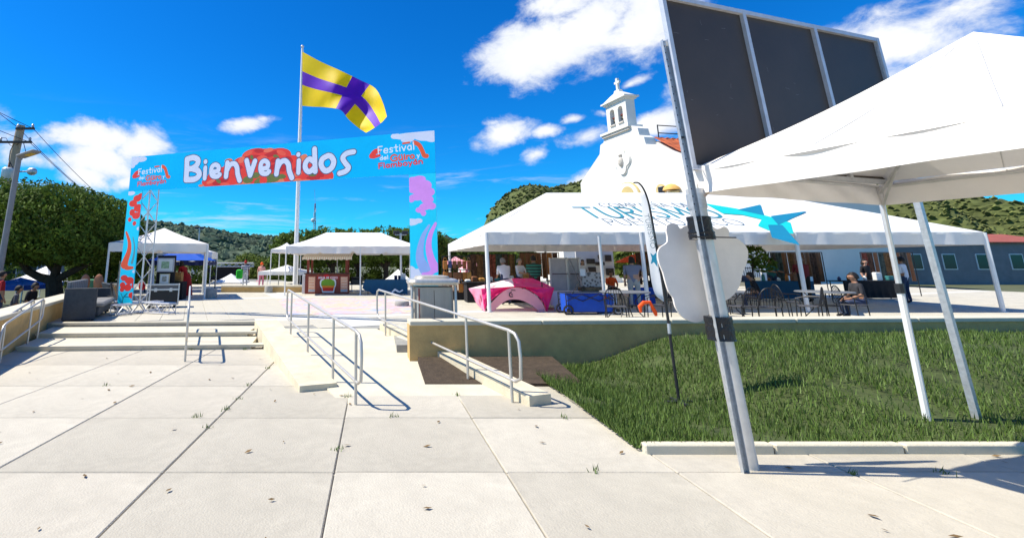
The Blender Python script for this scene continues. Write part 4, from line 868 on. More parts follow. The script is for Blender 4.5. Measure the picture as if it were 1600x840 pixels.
MB().bar(chan_t+cdz*.05-cay*.02, chan_t+cdz*.05+cay*.02, .012, 8).build('bolt', ALU, ch, True); MB().bar(on_chan(228)-cay*.03, on_chan(228)+cay*.03, .012, 8).build('bolt', BLACK, ch, True)
# panel: plane through left edge, receding to the right
bl_t = W(1031, -4, NY-.02); bl_b = W(1079, 258, NY-.02); rt_t = W(1200, 11, NY*1.10)
bx = (rt_t-bl_t); bx.z = 0; bx.normalize(); bz = (bl_t-bl_b).normalized(); bn = bx.cross(bz).normalized(); bn = bn if bn.y < 0 else -bn
BH = (bl_t-bl_b).length+.03; BW = 1.18; nb = 3
low = bl_t-bz*BH
PANM = mat('dark_board', (.050, .036, .026), .5, .16, 1.4, bump=.04, bscale=8)
for k in range(nb):
    c_ = low+bx*(BW*(k+.5))+bz*BH/2; MB().box(c_, (BW-.006, .012, BH), bx, bn, bz).build('board_panel', PANM, board)
fr = mat('mill_aluminium', (.55, .56, .58), .42, .1, 10, metal=.35, dirt=.15)
for k in range(nb+1): MB().box(low+bx*(BW*k)+bz*BH/2+bn*.02, (.05, .05, BH+.05), bx, bn, bz).build('frame_post', fr, board)
for z_ in (0, BH): MB().box(low+bx*(BW*nb/2)+bz*z_+bn*.018, (BW*nb-.052, .05, .05), bx, bn, bz).build('frame_rail', fr, board)
MB().box(low+bx*(BW*nb)+bz*(BH/2-1.6), (.06, .06, BH+3.0), bx, bn, bz).build('rear_post', GALV, board)
SCR = mat('scratch_white', (.25, .25, .26), .6)
sb = MB(); bp = Plane(low+bn*.0065, bx, bz)
for k in range(16):
    s_, t_ = random.uniform(.1, BW*1.6), random.uniform(.3, BH-.1); a_ = random.uniform(-.3, .3) if k % 3 else random.uniform(1.2, 1.7); L = random.uniform(.01, .05); w = .0009; p = bp.at(s_, t_, .001); dx = bx*math.cos(a_)+bz*math.sin(a_); dy = bx*-math.sin(a_)+bz*math.cos(a_)
    sb.add([p-dx*L-dy*w, p+dx*L-dy*w, p+dx*L+dy*w, p-dx*L+dy*w], [(0, 1, 2, 3)])
sb.build('scratches', SCR, board)
# grey cut-out board tied behind the pole
cutp = Plane(W(1090, 420, NY+.14), (1, .10, 0), (0, .02, 1))
cut_px = [(1042, 352), (1050, 348.5), (1058, 351), (1063, 357), (1070, 353), (1082, 352), (1100, 356), (1110, 352), (1118, 357), (1124, 357), (1132, 354), (1139, 360), (1140, 371), (1152, 373), (1163, 382), (1169, 393), (1167, 410), (1161, 425), (1156, 445), (1150, 456), (1140, 466), (1128, 471), (1118, 470), (1110, 478), (1108, 490), (1102, 498), (1090, 503), (1078, 501), (1066, 494), (1056, 480), (1052, 465), (1045, 455), (1040, 440), (1036, 425), (1030, 410), (1028, 395), (1032, 386), (1042, 379), (1043, 370), (1041, 360)]
cp = smooth_path([cutp.px(*p) for p in cut_px]+[cutp.px(*cut_px[0])], 3)[:-1]
co = MB().prism([cutp.at(a, b_) for a, b_ in cp], -cutp.n*.018).build('cutout_board', mat('grey_painted_board', (.76, .70, .64), .6, .07, 3, dirt=.25, bump=.05))
tag(co, 'plain grey rounded cut-out board tied behind the tent pole', 'sign')
# feather banner
fb_ = thing('feather_banner', 'white feather banner with a blue star on a curved black pole', 'banner', W(1046, 560, 6.6))
fpath = smooth_path([(0, 0)], 1); FY = 6.6
ppx = [(990, 285.5), (998, 286), (1006, 296), (1013, 315), (1019, 345), (1024, 375), (1030, 410), (1036, 445), (1041, 480), (1044, 500), (1046, 518)]
pp = [W(x, y, FY) for x, y in smooth_path(ppx, 4)]; endp = pp[-1]; foot = Vector((endp.x+.02, FY, -.26))
MB().tube(pp+[foot], [.009+.009*min(1, i/30) for i in range(len(pp)+1)], 8).build('pole', BLACK, fb_, True)
MB().bar(W(1045, 505, FY), W(1046.5, 521, FY), .022, 10).build('pole_socket', GALV, fb_, True); MB().bar(foot, foot+UP*.3, .016).box(foot+UP*.02, (.35, .05, .03)).box(foot+UP*.02, (.05, .35, .03)).build('base', BLACK, fb_)
sail = Plane(W(1022, 400, FY+.03), (.19, -.13, 0), (0, 0, 1))
leftp = smooth_path([(1001, 305), (1003, 330), (1006, 355), (1010, 385), (1014, 410), (1018, 440), (1024, 460), (1033, 468), (1042, 474)], 4); rightp = smooth_path([(1008, 303), (1014, 320), (1019.5, 350), (1024.5, 380), (1029, 408), (1034, 435), (1038, 455), (1041, 465), (1043, 475)], 4)
def sail_pt(u, v):
    a, b_ = lerp_path(leftp, v), lerp_path(rightp, v); return W(a[0]*(1-u)+b_[0]*u, a[1]*(1-u)+b_[1]*u, FY+.13*(1-u)+.015*math.sin(v*9+u*4)*(1-u))
sl_ = MB().grid(sail_pt, 6, 34).build('sail', mat('white_banner_cloth', (.84, .84, .84), .7, .03, 3, trans=.45), fb_, True)
sail.o = sail.o-sail.n*0
lettering('sail_lettering', sail, 'TURISMO', sail.px(1007, 335), sail.px(1018, 388), .050, .0035, .03, GREYP, sl_, res=.003, split=False); lettering('sail_lettering', sail, 'COMPAÑÍA DE', sail.px(1014.5, 338), sail.px(1022.5, 380), .022, .0022, .03, GREYP, sl_, res=.002, split=False)
sheet('star_print', sail, [('p', sail.pts([(1016, 394), (1021, 399), (1028, 392), (1026, 401), (1028, 418), (1022, 409), (1017, 413), (1019, 403)]))], .01, .03, BLUEP, sl_)
# ------------------------------------------------------------------ church
CHW = mat('white_church_plaster', (.70, .685, .64), .8, .05, .8, dirt=.10, bump=.1, bscale=4); CHY = mat('ochre_paint', (.55, .42, .18), .8, .08, 2); CHG = mat('stained_plaster', (.55, .50, .44), .85, .2, 3, dirt=.4)
P0 = W(942, 211.5, 46); d_ = ray(984, 195); Q0 = CAM+d_*((P0.z-ZC)/d_.z); chd = (Q0-P0); chd.z = 0
chp = Plane(P0, chd, UP); cs = chp.s; cb = -chp.n; cx_ = chp.px
church = thing('church', 'white mission church with a twin-bell gable and a cross', 'church', (P0.x, P0.y, -.5))
def cprism(P, off, th, name, m, parent=church): return MB().prism([chp.at(*cx_(*p), off) for p in P], cb*th).build(name, m, parent)
zb = -.5-P0.z
fo = [cx_(*p) for p in [(907, 286), (937, 241), (938, 227), (943, 223), (945, 211), (985, 196), (996, 200), (999, 211), (1006, 214), (1009, 225), (1015, 227), (1062, 244), (1104, 262)]]
fo = [(fo[0][0], zb)]+fo+[(fo[-1][0], zb)]
MB().prism([chp.at(a, b_) for a, b_ in fo], cb*1.1).build('facade_wall', CHW, church)
def crect(s0, s1, z0, z1, off, th, name, m, parent=church):
    return MB().prism([chp.at(s0, z0, off), chp.at(s1, z0, off), chp.at(s1, z1, off), chp.at(s0, z1, off)], cb*th).build(name, m, parent)
s0, zc0 = cx_(943, 212); s1 = cx_(984, 195)[0]; L_ = s1-s0
ztop = cx_(946, 168)[1]-.0; thb = .95
crect(s0, s1, zc0-.35, zc0-.12, .18, thb+.36, 'cornice', CHG); crect(s0-.12, s1+.12, zc0-.12, zc0+.10, .30, thb+.6, 'cornice', CHW)
bs0 = cx_(949.5, 200)[0]; bs1 = cx_(980.5, 190)[0]; bw_ = bs1-bs0; z1_ = ztop
ow = bw_*.235; gap = (bw_-2*ow)/3; oz0 = zc0+.10+.55; oz1 = oz0+(z1_-oz0)*.60
bel = crect(bs0, bs1, zc0+.10, oz0, 0, thb, 'belfry_wall', CHW)
for k in range(3): crect(bs0+k*(gap+ow), bs0+k*(gap+ow)+gap, oz0+.001, z1_, 0, thb, 'belfry_pier', CHW, bel)
for k in range(2):
    a = bs0+gap+k*(gap+ow); n = 10; arc = [(a+ow/2-ow/2*math.cos(math.pi*i/n), oz1+ow/2*math.sin(math.pi*i/n)) for i in range(n+1)]
    MB().prism([chp.at(x, y) for x, y in arc+[(a+ow, z1_), (a, z1_)]], cb*thb).build('belfry_arch', CHW, bel)
    crect(a-.05, a+ow+.05, oz0-.12, oz0+.0, .12, thb*.5, 'sill', CHG, bel)
    bc = chp.at(a+ow/2, oz0+(oz1-oz0)*.25, -thb*.35)
    r_ = ow*.40; bell = MB().lathe(bc, [(r_, 0), (r_*.82, r_*.25), (r_*.62, r_*.9), (r_*.5, r_*1.4), (r_*.15, r_*1.65)], 14).build('bell', mat('dark_bronze', (.07, .06, .04), .5, .2, 6, metal=.6), church, True)
    MB().bar(chp.at(a, oz0+(oz1-oz0)*.25+r_*1.7, -thb*.35), chp.at(a+ow, oz0+(oz1-oz0)*.25+r_*1.7, -thb*.35), .09).build('yoke', WOOD, bell)
crect(bs0+bw_*.02-.05, bs1+.05, oz0+(z1_-oz0)*.45, oz0+(z1_-oz0)*.47, .05, thb+.1, 'string_course', CHG, bel) if False else None
crect(bs0-.14, bs1+.14, z1_, z1_+.16, .14, thb+.28, 'cornice', CHW); crect(bs0-.32, bs1+.32, z1_+.16, z1_+.30, .32, thb+.64, 'cornice', CHW)
mid = (bs0+bs1)/2; zt = z1_+.30
def ringc(w, d, z): return [chp.at(mid-w, z, .35+d-.35), chp.at(mid+w, z, d), chp.at(mid+w, z, -thb-d), chp.at(mid-w, z, -thb-d)]
MB().loft([ringc(bw_/2+.2, .2, zt), ringc(bw_*.26, -.1, zt+.55), ringc(bw_*.14, -.25, zt+.75), ringc(bw_*.11, -.28, zt+1.0)]).build('belfry_roof', CHW, church)
ctr = chp.at(mid, zt+1.0, -thb/2); crz = cx_(963, 131)[1]-(zt+1.0); crz = max(1.2, crz)
MB().box(ctr+UP*crz/2, (.22, .22, crz), cs, cb).box(ctr+UP*crz*.66, (crz*.55, .2, .22), cs, cb).build('cross', CHW, church)
# quatrefoil relief
qc = cx_(973, 252); q = 1.0
sheet('relief_medallion', chp, [('e', qc, .75, .95, 0), ('e', (qc[0], qc[1]+.75), .5, .5, 0), ('e', (qc[0], qc[1]-.75), .5, .5, 0), ('e', (qc[0]-.6, qc[1]), .5, .5, 0), ('e', (qc[0]+.6, qc[1]), .5, .5, 0)], .12, .16, CHW, church)
MB().prism([chp.at(qc[0]+1.02*math.cos(a)*(1+.13*math.cos(4*a)), qc[1]+1.18*math.sin(a)*(1+.13*math.cos(4*a))) for a in [2*math.pi*i/40 for i in range(40)]], chp.n*.10).build('medallion_rim', CHW, church)
MB().ball(chp.at(qc[0], qc[1]-.05, .16), (.3, .3, .5)).ball(chp.at(qc[0], qc[1]+.55, .18), .2).build('medallion_figure', CHG, church, True)
# door arch, window, balcony
def arch_shape(x0, x1, yt, yb, name, m, off, parent=church, th=.12):
    a, b_ = cx_(x0, yb), cx_(x1, yb); s_a, s_b = a[0], b_[0]; r = (s_b-s_a)/2; zt_ = cx_((x0+x1)/2, yt)[1]; zs = zt_-r; zlo = a[1]-4
    pts = [(s_a, zlo)]+[(s_a+r-r*math.cos(math.pi*i/14), zs+r*math.sin(math.pi*i/14)) for i in range(15)]+[(s_b, zlo)]
    return MB().prism([chp.at(x, y) for x, y in pts], chp.n*off).build(name, m, parent)
arch_shape(962, 1004, 284, 312, 'door_surround', CHY, .14); arch_shape(964, 1002, 285.5, 312, 'door_moulding', CHW, .22); arch_shape(975, 995, 291, 312, 'door_panel', CHY, .28)
arch_shape(1029, 1043, 287, 312, 'window_surround', CHY, .14); w_ = arch_shape(1033, 1042, 290.5, 312, 'window', WPAINT, .2)
for k in range(6): s_a, s_b = cx_(1033.5, 306)[0], cx_(1042, 306)[0]; z = cx_(1038, 292.5+k*2.6)[1]; crect(s_a, s_b, z-.09, z+.05, .26, .1, 'shutter_slat', BLACK, w_)
MB().lathe(chp.at(*cx_(1056, 297), .4), [(.62, 0), (.56, .2), (.3, .42), (.05, .5)], 14).build('niche_hood', mat('orange_plaster', srgb(214, 168, 96), .8), church, True); MB().lathe(chp.at(*cx_(1058, 305), .3), [(.42, -1.6), (.42, .3)], 10).build('niche_body', mat('tan_plaster', srgb(200, 180, 130), .8), church, True)
# nave roof with clay tiles and the railing behind the belfry
ROOF = mat('clay_roof_tile', (.42, .10, .035), .8, .35, 1.5, dirt=.35)
rs, rz = cx_(1004, 214); es, ez_ = fo[-2][0], fo[-2][1]-.3
nt_ = 26; Lr = 15
def roof_fn(u, v):
    s = rs+(es-rs)*v; z = rz+(ez_-rz)*v+.09*abs(math.sin(u*nt_*math.pi))+.03*math.floor(v*16) % .06; return chp.at(s, z, -1.1-u*Lr)
roof = MB().grid(roof_fn, nt_*6, 16).build('nave_roof', ROOF, church)
MB().prism([chp.at(rs-6, zb), chp.at(es-.2, zb), chp.at(es-.2, ez_-.25), chp.at(rs, rz-.3), chp.at(rs-6, ez_-.3)], cb*Lr).build('nave_wall', CHW, church).location = cb*1.12
rb_ = MB(); a0 = chp.at(cx_(1004, 208)[0], cx_(1004, 208)[1], -1.6); rl = 9.0; hh = 1.25
for k in range(5): p = a0+cb*rl*k/4-UP*.4; rb_.bar(p, p+UP*hh, .05, 6)
for z in (.5, 1.2): rb_.bar(a0-UP*.4+UP*z, a0+cb*rl-UP*.4+UP*z, .045, 6)
rb_.build('roof_railing', BLACK, church)
# ------------------------------------------------------------------ utility pole, street light, wires, mast
up_t = W(33, 196, 24); up_b = Vector((up_t.x-.55, 24, -.5))
upole = thing('utility_pole', 'wooden utility pole with grey transformers above the big tree', 'utility pole', up_b)
PWOOD = mat('weathered_pole_wood', (.36, .29, .21), .9, .3, 6, stretch=(1, 1, .1), bump=.4)
MB().bar(up_b, up_t, .24, 12, .19).build('shaft', PWOOD, upole, True)
def crossarm(py, l, r_):
    c_ = W(31, py, 23.75); o = MB().box(c_+Vector(((r_-l)/2, 0, 0)), (l+r_, .09, .11)).build('crossarm', mat('dark_crossarm', (.06, .05, .045), .8), upole)
    for x in (-l+.1, r_-.1): MB().lathe(c_+Vector((x, 0, .05)), [(.03, 0), (.07, .04), (.05, .1), (.07, .13), (.03, .2)], 8).build('insulator', GALV, o, True)
    return c_
crossarm(201, .2, .75); crossarm(222, 1.1, .6)
for x in (-.75, .35):
    tz_ = W(25, 284, 23.7); cc_ = Vector((up_t.x-.35+x, 23.62, tz_.z)); o = MB().lathe(cc_, [(.26, 0), (.28, .03), (.28, .62), (.2, .7), (.05, .72)], 16).build('transformer', GALV, upole, True)
    MB().lathe(cc_+UP*.7, [(.04, 0), (.06, .1), (.03, .15), (.05, .22), (.02, .3)], 8).build('bushing', mat('porcelain_brown', (.16, .05, .03), .3), o, True)
MB().ball(W(50, 268, 23.4), (.24, .2, .2)).bar(W(30, 268, 23.8), W(48, 268, 23.4), .04).build('lamp_globe', GALV, upole, True)
MB().tube([W(20, 262, 23.6), W(14, 250, 23.6), W(16, 236, 23.6), W(22, 224, 23.6)], .02, 5).tube([W(34, 250, 23.5), W(40, 236, 23.5), W(36, 220, 23.6)], .018, 5).build('jumper_wire', BLACK, upole)
wires = [((-260, 18, 20), (52, 201, 24), (205, 345, 38)), ((-260, 70, 20), (46, 222, 24), (205, 352, 38)), ((-260, -60, 19), (30, 201, 24), (170, 325, 38)), ((-150, 160, 21), (10, 216, 24), (30, 223, 23.8))]
lab = ('upper black power line running down to the right of the pole', 'lower black power line running down to the right of the pole', 'black power line passing just left of the pole top', 'short service cable reaching the pole crossarm from the left')
for (a, b_, c_), l in zip(wires, lab):
    A, B, C_ = W(*a), W(*b_), W(*c_); path = []
    for p, q in ((A, B), (B, C_)):
        for k in range(10): t = k/10; path.append(p.lerp(q, t)-UP*.5*4*t*(1-t)*.6)
    path.append(C_); tag(MB().tube(path, .016, 5).build('power_line', BLACK), l, 'wire')
sl_b = W(0, 420, 16.5); sl_t = W(30, 244, 16.5); slp = thing('street_light', 'leaning grey street light pole with a flat lamp head at the far left', 'street light', Vector((sl_b.x-.05, 16.5, -.5)))
GREYPOLE = mat('grey_pole_paint', (.20, .20, .21), .55, .12, 4)
bb = sl_t+(sl_b-sl_t)*((sl_t.z+.5)/(sl_t.z-sl_b.z)); MB().bar(bb, sl_t, .105, 12, .085).build('shaft', GREYPOLE, slp, True)
h0 = W(31, 245, 16.4); h1 = W(58, 236, 16.1); ax = (h1-h0).normalized(); ay = ax.cross(UP).normalized(); az = ay.cross(ax); az = az if az.z > 0 else -az; L_ = (h1-h0).length
hd = MB().cbox((h0+h1)/2, (L_, .34, .09), .03, ax, ay, az).bar(sl_t, h0+ax*.05, .05).build('lamp_head', GREYPOLE, slp)
MB().box((h0+h1)/2-az*.052+ax*L_*.12, (L_*.4, .2, .012), ax, ay, az).build('led_lens', mat('amber_lens', srgb(190, 160, 84), .3), hd)
def lamp_pole(px_, yt, Y, label, foot=-.5):
    a = W(px_, yt, Y); t = thing('floodlight_pole', label, 'light pole', (a.x, Y, foot)); MB().bar((a.x, Y, foot), a, .07, 8).build('shaft', GALV, t, True); MB().box(a+UP*.05, (.75, .25, .14)).build('lamp_bar', GALV, t)
    for x in (-.28, .28): MB().cbox(a+Vector((x, -.12, .14)), (.42, .14, .24), .03).build('floodlight', DKGREY, t)
lamp_pole(312, 358, 52, 'thin floodlight pole in front of the green hill'); lamp_pole(626, 367, 32, 'grey light pole behind the right end of the kiosk tent', 0); lamp_pole(187, 331, 28, 'dark light pole just left of the banner leg')
mb_ = W(491, 380, 330); mt = W(491.5, 300, 330); mast = thing('radio_mast', 'thin red and white lattice radio mast behind the flagpole', 'mast', (mb_.x, 330, mb_.z-12))
m_w, m_r = mat('mast_white', (.5, .5, .52), .6), mat('mast_red', (.42, .10, .10), .6)
for k in range(8):
    za, zb_ = mb_.z-12+(mt.z-8-mb_.z+12)*k/8, mb_.z-12+(mt.z-8-mb_.z+12)*(k+1)/8; b = MB(); wa, wb = 1.1*(1-k/11), 1.1*(1-(k+1)/11)
    for i, j in ((-1, -1), (1, -1), (1, 1), (-1, 1)): b.bar((mb_.x+i*wa, 330+j*wa, za), (mb_.x+i*wb, 330+j*wb, zb_), .16, 4)
    for q in range(3):
        z1, z2 = za+(zb_-za)*q/3, za+(zb_-za)*(q+1)/3; b.bar((mb_.x-wa, 330-wa, z1), (mb_.x+wb, 330-wb, z2), .10, 4).bar((mb_.x+wa, 330-wa, z1), (mb_.x-wb, 330-wb, z2), .10, 4)
    b.build('mast_section', m_r if k % 2 else m_w, mast)
MB().bar((mb_.x, 330, mt.z-8), mt+UP*2, .12, 5).build('antenna', m_w, mast); MB().ball(W(489, 344, 329), (1.4, .8, 1.4)).build('dish', WPAINT, mast, True)
for k in range(3): MB().bar((mb_.x+(-1)**k*.6, 329.5, mt.z-14-k*3), (mb_.x+(-1)**k*.6, 329.5, mt.z-11.5-k*3), .3, 6).build('panel_antenna', WPAINT, mast)
# ------------------------------------------------------------------ handrails
def handrail(p, L, label, slope=.058, z=.90, zl=.28, posts=(0.1, .42, .75, .96), r=.022, dvec=None, loop=True):
    d = dvec or Vector((.35, -.9367, -slope)); p = Vector(p); t = thing('handrail', label, 'handrail', (p.x, p.y, p.z)); a, b_ = p+UP*z, p+UP*z+d*L
    hb_ = d*.10
    path = [a+d*.30-UP*(z-zl)*1.0, a+d*.10-UP*(z-zl)*.98, a+d*.02-UP*(z-zl)*.88, a-d*.0-UP*(z-zl)*.7, a-UP*.16, a+d*.02-UP*.05, a+d*.12, a+d*.4, b_-d*.22, b_-d*.08-UP*.02, b_-UP*.10, b_+d*.02-UP*.3, b_+d*.0-UP*(z-zl)*.9, b_-d*.12-UP*(z-zl)]
    MB().tube([a+d*.30-UP*(z-zl)]+path[1:], r, 10).build('rail', STEEL, t, True); MB().bar(a+d*.30-UP*(z-zl), b_-d*.12-UP*(z-zl), r*.9, 10).build('lower_rail', STEEL, t, True)
    for k in posts: q = p+d*(L*k); MB().bar(q-UP*.1, q+UP*(z-.01), r*.95, 10).build('post', STEEL, t, True)
    return t
handrail((-1.99, 11.35, -.0), 5.2, 'brushed steel handrail on the left side of the ramp')
handrail((.06, 11.45, 0), 5.2, 'brushed steel handrail on the right side of the ramp before the trash bin')
hm = G(296, 520, -.2); q_ = W(296, 468, 9.3); handrail((q_.x-.35*3.4, q_.y+.9367*3.4, .0), 3.4, 'steel stair handrail seen end-on in the middle of the steps', z=.92)
q_ = W(70, 466, 11.6); handrail((q_.x, q_.y, -.05), 2.6, 'looped steel handrail at the left end of the steps', z=q_.z+.05, slope=.12, posts=(.08, .35, .95)); handrail((q_.x-.22, q_.y-.02, -.05), 2.6, 'second looped steel handrail next to the left seat wall', z=q_.z+.03, slope=.12, posts=(.08, .35, .95))
# ------------------------------------------------------------------ trash bin
tbx = W(676, 505, 10.2); bin_ = thing('trash_bin', 'large brushed metal trash bin with a tubular rim', 'trash bin', (tbx.x, 10.2, 0)); c_ = Vector((tbx.x, 10.2, 0)); BM_ = mat('bin_metal', (.40, .37, .32), .5, .10, 8, metal=.2, stretch=(1, 1, .12), dirt=.15)
def rr_ring(w, d, z, r=.16, n=6):
    out = []
    for qx, qy, a0 in ((1, 1, 0), (-1, 1, 90), (-1, -1, 180), (1, -1, 270)):
        for k in range(n+1): a = R(a0+90*k/n); out.append(c_+Vector((qx*(w/2-r)+r*math.cos(a), qy*(d/2-r)+r*math.sin(a), z)))
    return out
MB().loft([rr_ring(.80, .74, .02), rr_ring(.80, .74, 1.02)]).build('body', BM_, bin_, True)
MB().loft([rr_ring(.96, .84, 1.06), rr_ring(1.0, .88, 1.08), rr_ring(1.02, .90, 1.12), rr_ring(.98, .86, 1.165), rr_ring(.90, .78, 1.18)]).build('rim', STEEL, bin_, True)
MB().loft([rr_ring(.72, .62, 1.18), rr_ring(.66, .56, 1.23), rr_ring(.5, .42, 1.245)]).build('lid', BM_, bin_, True)
for x in (-.435, .435): MB().tube([c_+Vector((x, -.30, 0)), c_+Vector((x, -.30, 1.0)), c_+Vector((x*.98, -.27, 1.08))], .028, 8).build('corner_tube', STEEL, bin_, True)
MB().box(c_+Vector((0, -.372, .5)), (.008, .006, .92)).build('door_seam', BLACK, bin_)
MB().box(c_+Vector((-.30, -.372, .55)), (.02, .008, .9)).build('red_strip', RED, bin_)
# ------------------------------------------------------------------ people
def person(label, loc, yaw, shirt, pants, skin=SKIN, hair=HAIRD, h=1.70, lean=0.0, sit=False, arms='down', cap=None, sleeve=True, hairlong=0.0, name='person', group=None, stout=1.0):
    k = h/1.75; segs = []; verts = []; rad = []
    def v(p, r): verts.append(Vector(p)); rad.append(r); return len(verts)-1
    def e(a, b_, tagm): segs.append((a, b_, tagm))
    cl, sn = math.cos(lean), math.sin(lean)
    hipz = .46 if sit else .95
    def upb(x, y, z): # upper body bends forward about the hips
        dz = z-.95; return (x, y*cl+dz*sn, hipz+dz*cl-y*sn)
    pel = v((0, 0, hipz), .15*stout); wst = v(upb(0, 0, 1.10), .135*stout); che = v(upb(0, 0, 1.30), .155*stout); nb = v(upb(0, -.005, 1.45), .065); nk = v(upb(0, .015, 1.52), .055); hm_ = v(upb(0, .03, 1.60), .085); ht = v(upb(0, .015, 1.68), .082)
    e(pel, wst, 's'); e(wst, che, 's'); e(che, nb, 's'); e(nb, nk, 'k'); e(nk, hm_, 'k'); e(hm_, ht, 'k'); no = v(upb(0, .125, 1.60), .016); e(hm_, no, 'k')
    for s in (-1, 1):
        ear = v(upb(s*.085, .01, 1.60), .018); e(hm_, ear, 'k')
        sh = v(upb(s*.185*stout, 0, 1.40), .062)
        if arms == 'hip' and s == 1: el = upb(.36, -.10, 1.16); wr = upb(.20, .0, 1.0); ha = upb(.15, .02, .99)
        elif arms == 'fwd' or (arms == 'one' and s == 1): el = upb(s*.22, .16, 1.16); wr = upb(s*.16, .38, 1.14); ha = upb(s*.15, .46, 1.13)
        elif arms == 'lap': el = upb(s*.25, .05, 1.14); wr = upb(s*.12, .28, 1.05); ha = upb(s*.08, .35, 1.04)
        else: el = upb(s*.25, -.03, 1.12); wr = upb(s*.26, .06, .88); ha = upb(s*.26, .09, .80)
        a = v(el, .044); b_ = v(wr, .030); c_ = v(ha, .034); e(che, sh, 's'); e(sh, a, 's' if sleeve else 'k'); e(a, b_, 'k'); e(b_, c_, 'k')
        dv = (Vector(ha)-Vector(wr)).normalized(); sd = Vector((1, 0, 0))-dv*dv.x; sd = sd.normalized() if sd.length > .1 else Vector((0, 0, 1))
        for f, L in ((-.024, .075), (-.008, .088), (.008, .084), (.024, .068)): q = v(Vector(ha)+dv*L+sd*f*1.2, .009); e(c_, q, 'k')
        q = v(Vector(ha)+dv*.03-sd*s*.05, .010); e(c_, q, 'k')
        hp = v((s*.10, 0, hipz-.05), .105*stout); e(pel, hp, 'p')
        if sit: kn = (s*.14, .42, hipz-.02); an_ = (s*.13, .40, .09); to = (s*.14, .56, .035)
        else: kn = (s*.115, .03, .50); an_ = (s*.12, -.02, .09); to = (s*.13, .14, .035)
        a = v(kn, .068); b_ = v(an_, .048); c_ = v(to, .04); e(hp, a, 'p'); e(a, b_, 'p'); e(b_, c_, 'f')
    me = bpy.data.meshes.new('body'); me.from_pydata([x*k for x in verts], [(a, b_) for a, b_, _ in segs], []); o = bpy.data.objects.new('body', me); COL.objects.link(o)
    md = o.modifiers.new('skin', 'SKIN'); md.use_smooth_shade = True; sv = me.skin_vertices[0].data
    for i, r_ in enumerate(rad): sv[i].radius = (r_*k, r_*k)
    sv[0].use_root = True
    sb_ = o.modifiers.new('sub', 'SUBSURF'); sb_.levels = 1; sb_.render_levels = 1
    dg = bpy.context.evaluated_depsgraph_get(); bm_ = bpy.data.meshes.new_from_object(o.evaluated_get(dg)); bpy.data.objects.remove(o)
    bm_.name = 'body'; bm_.materials.clear()
    for m_ in (shirt, skin, pants, BLACK): bm_.materials.append(m_)
    A = np.array([list(verts[a]*k) for a, _, _ in segs]); B = np.array([list(verts[b_]*k) for _, b_, _ in segs]); idx = [{'s': 0, 'k': 1, 'p': 2, 'f': 3}[t] for _, _, t in segs]
    for p in bm_.polygons:
        c_ = np.array(p.center); D = B-A; t = np.clip(((c_-A)*D).sum(1)/((D*D).sum(1)+1e-9), 0, 1); q = np.linalg.norm(A+D*t[:, None]-c_, axis=1); p.material_index = idx[int(q.argmin())]
    bm_.shade_smooth()
    root = thing(name, label, 'person', loc, group); root.rotation_euler = (0, 0, yaw)
    bo = bpy.data.objects.new('body', bm_); COL.objects.link(bo); bo.parent = root
    hc_ = Vector(upb(0, .0, 1.635))*k; b = MB(); n, mm = 12, 6; rings = []
    for i in range(mm+1):
        a = math.pi/2*(i/mm)*.98-.25*(1-i/mm); rings.append([hc_+Vector((.097*k*math.cos(a)*math.cos(2*math.pi*j/n), .108*k*math.cos(a)*math.sin(2*math.pi*j/n)-.014*k-(.02*k if math.sin(2*math.pi*j/n) < 0 else 0), .112*k*math.sin(a)-(.05*k*(1-i/mm)+hairlong*(1-i/mm) if math.sin(2*math.pi*j/n) < .35 else -.02*k*(1-i/mm)))) for j in range(n)])
    hr = b.loft(rings).build('hair', cap or hair, None, True); hr.parent = root
    eb = MB()
    for s in (-1, 1): eb.ball(Vector(upb(s*.034, .108, 1.625))*k, .012*k, 6, 4)
    eo = eb.build('eyes', BLACK, None); eo.parent = root
    return root
GSTR = stripes('green_black_stripe', (.015, .016, .018), srgb(52, 128, 110), 9.5, 2, .62); BWSTR = stripes('navy_white_stripe', (.03, .035, .07), (.66, .66, .68), 7.0, 2, .5)
def floor_at(px_, Y): return Vector((W(px_, 470, Y).x, Y, 0))
person('man in a white T-shirt and jeans bending over a stall, seen from behind', floor_at(792, 18.0), R(8), WSHIRT, DENIM, SKIN, HAIRG, 1.72, lean=.32, arms='fwd', stout=1.15)
person('man in a green and black striped shirt seen from behind', floor_at(838, 18.2), R(-6), GSTR, mat('maroon_trousers', (.10, .02, .025), .9), SKIN, HAIRD, 1.78, lean=.10, arms='fwd', stout=1.3)
person('person in a white top half hidden beside the striped man', floor_at(815, 19.6), R(-150), WSHIRT, DENIM, SKINL, HAIRG, 1.68, arms='fwd')
person('woman in a grey-blue top and white cap with a hand on her hip', floor_at(993, 16.6), R(-25), GSHIRT, mat('light_trousers', (.42, .42, .40), .9), SKINL, HAIRD, 1.72, arms='hip', stout=1.3, cap=None, hairlong=.05)
person('dark clothed person sitting at the right end of the big tent', floor_at(1187, 16.4), R(60), BLACKF, DENIM, SKIN, HAIRD, 1.7, sit=True, arms='lap', lean=.25)
person('woman with dark hair and a pale top standing at the art wall', floor_at(915, 24), R(170), WSHIRT, BLACKF, SKINL, HAIRD, 1.66, arms='down', hairlong=.1)
person('person in red seen head and shoulders behind the cafe table', floor_at(958, 21), R(180), ORANGE, BLACKF, SKIN, HAIRD, 1.62, sit=True, arms='lap')
rd = person('woman in a long red dress stooping at the art display', floor_at(287, 22.3), R(70), RED, RED, SKIN, HAIRD, 1.66, lean=.45, arms='fwd', hairlong=.06)
dr = MB().lathe((0, 0, 0), [(.40, .06), (.36, .35), (.28, .8), (.2, 1.02)], 18, 1, .8).build('dress_skirt', RED, None, True); dr.parent = rd
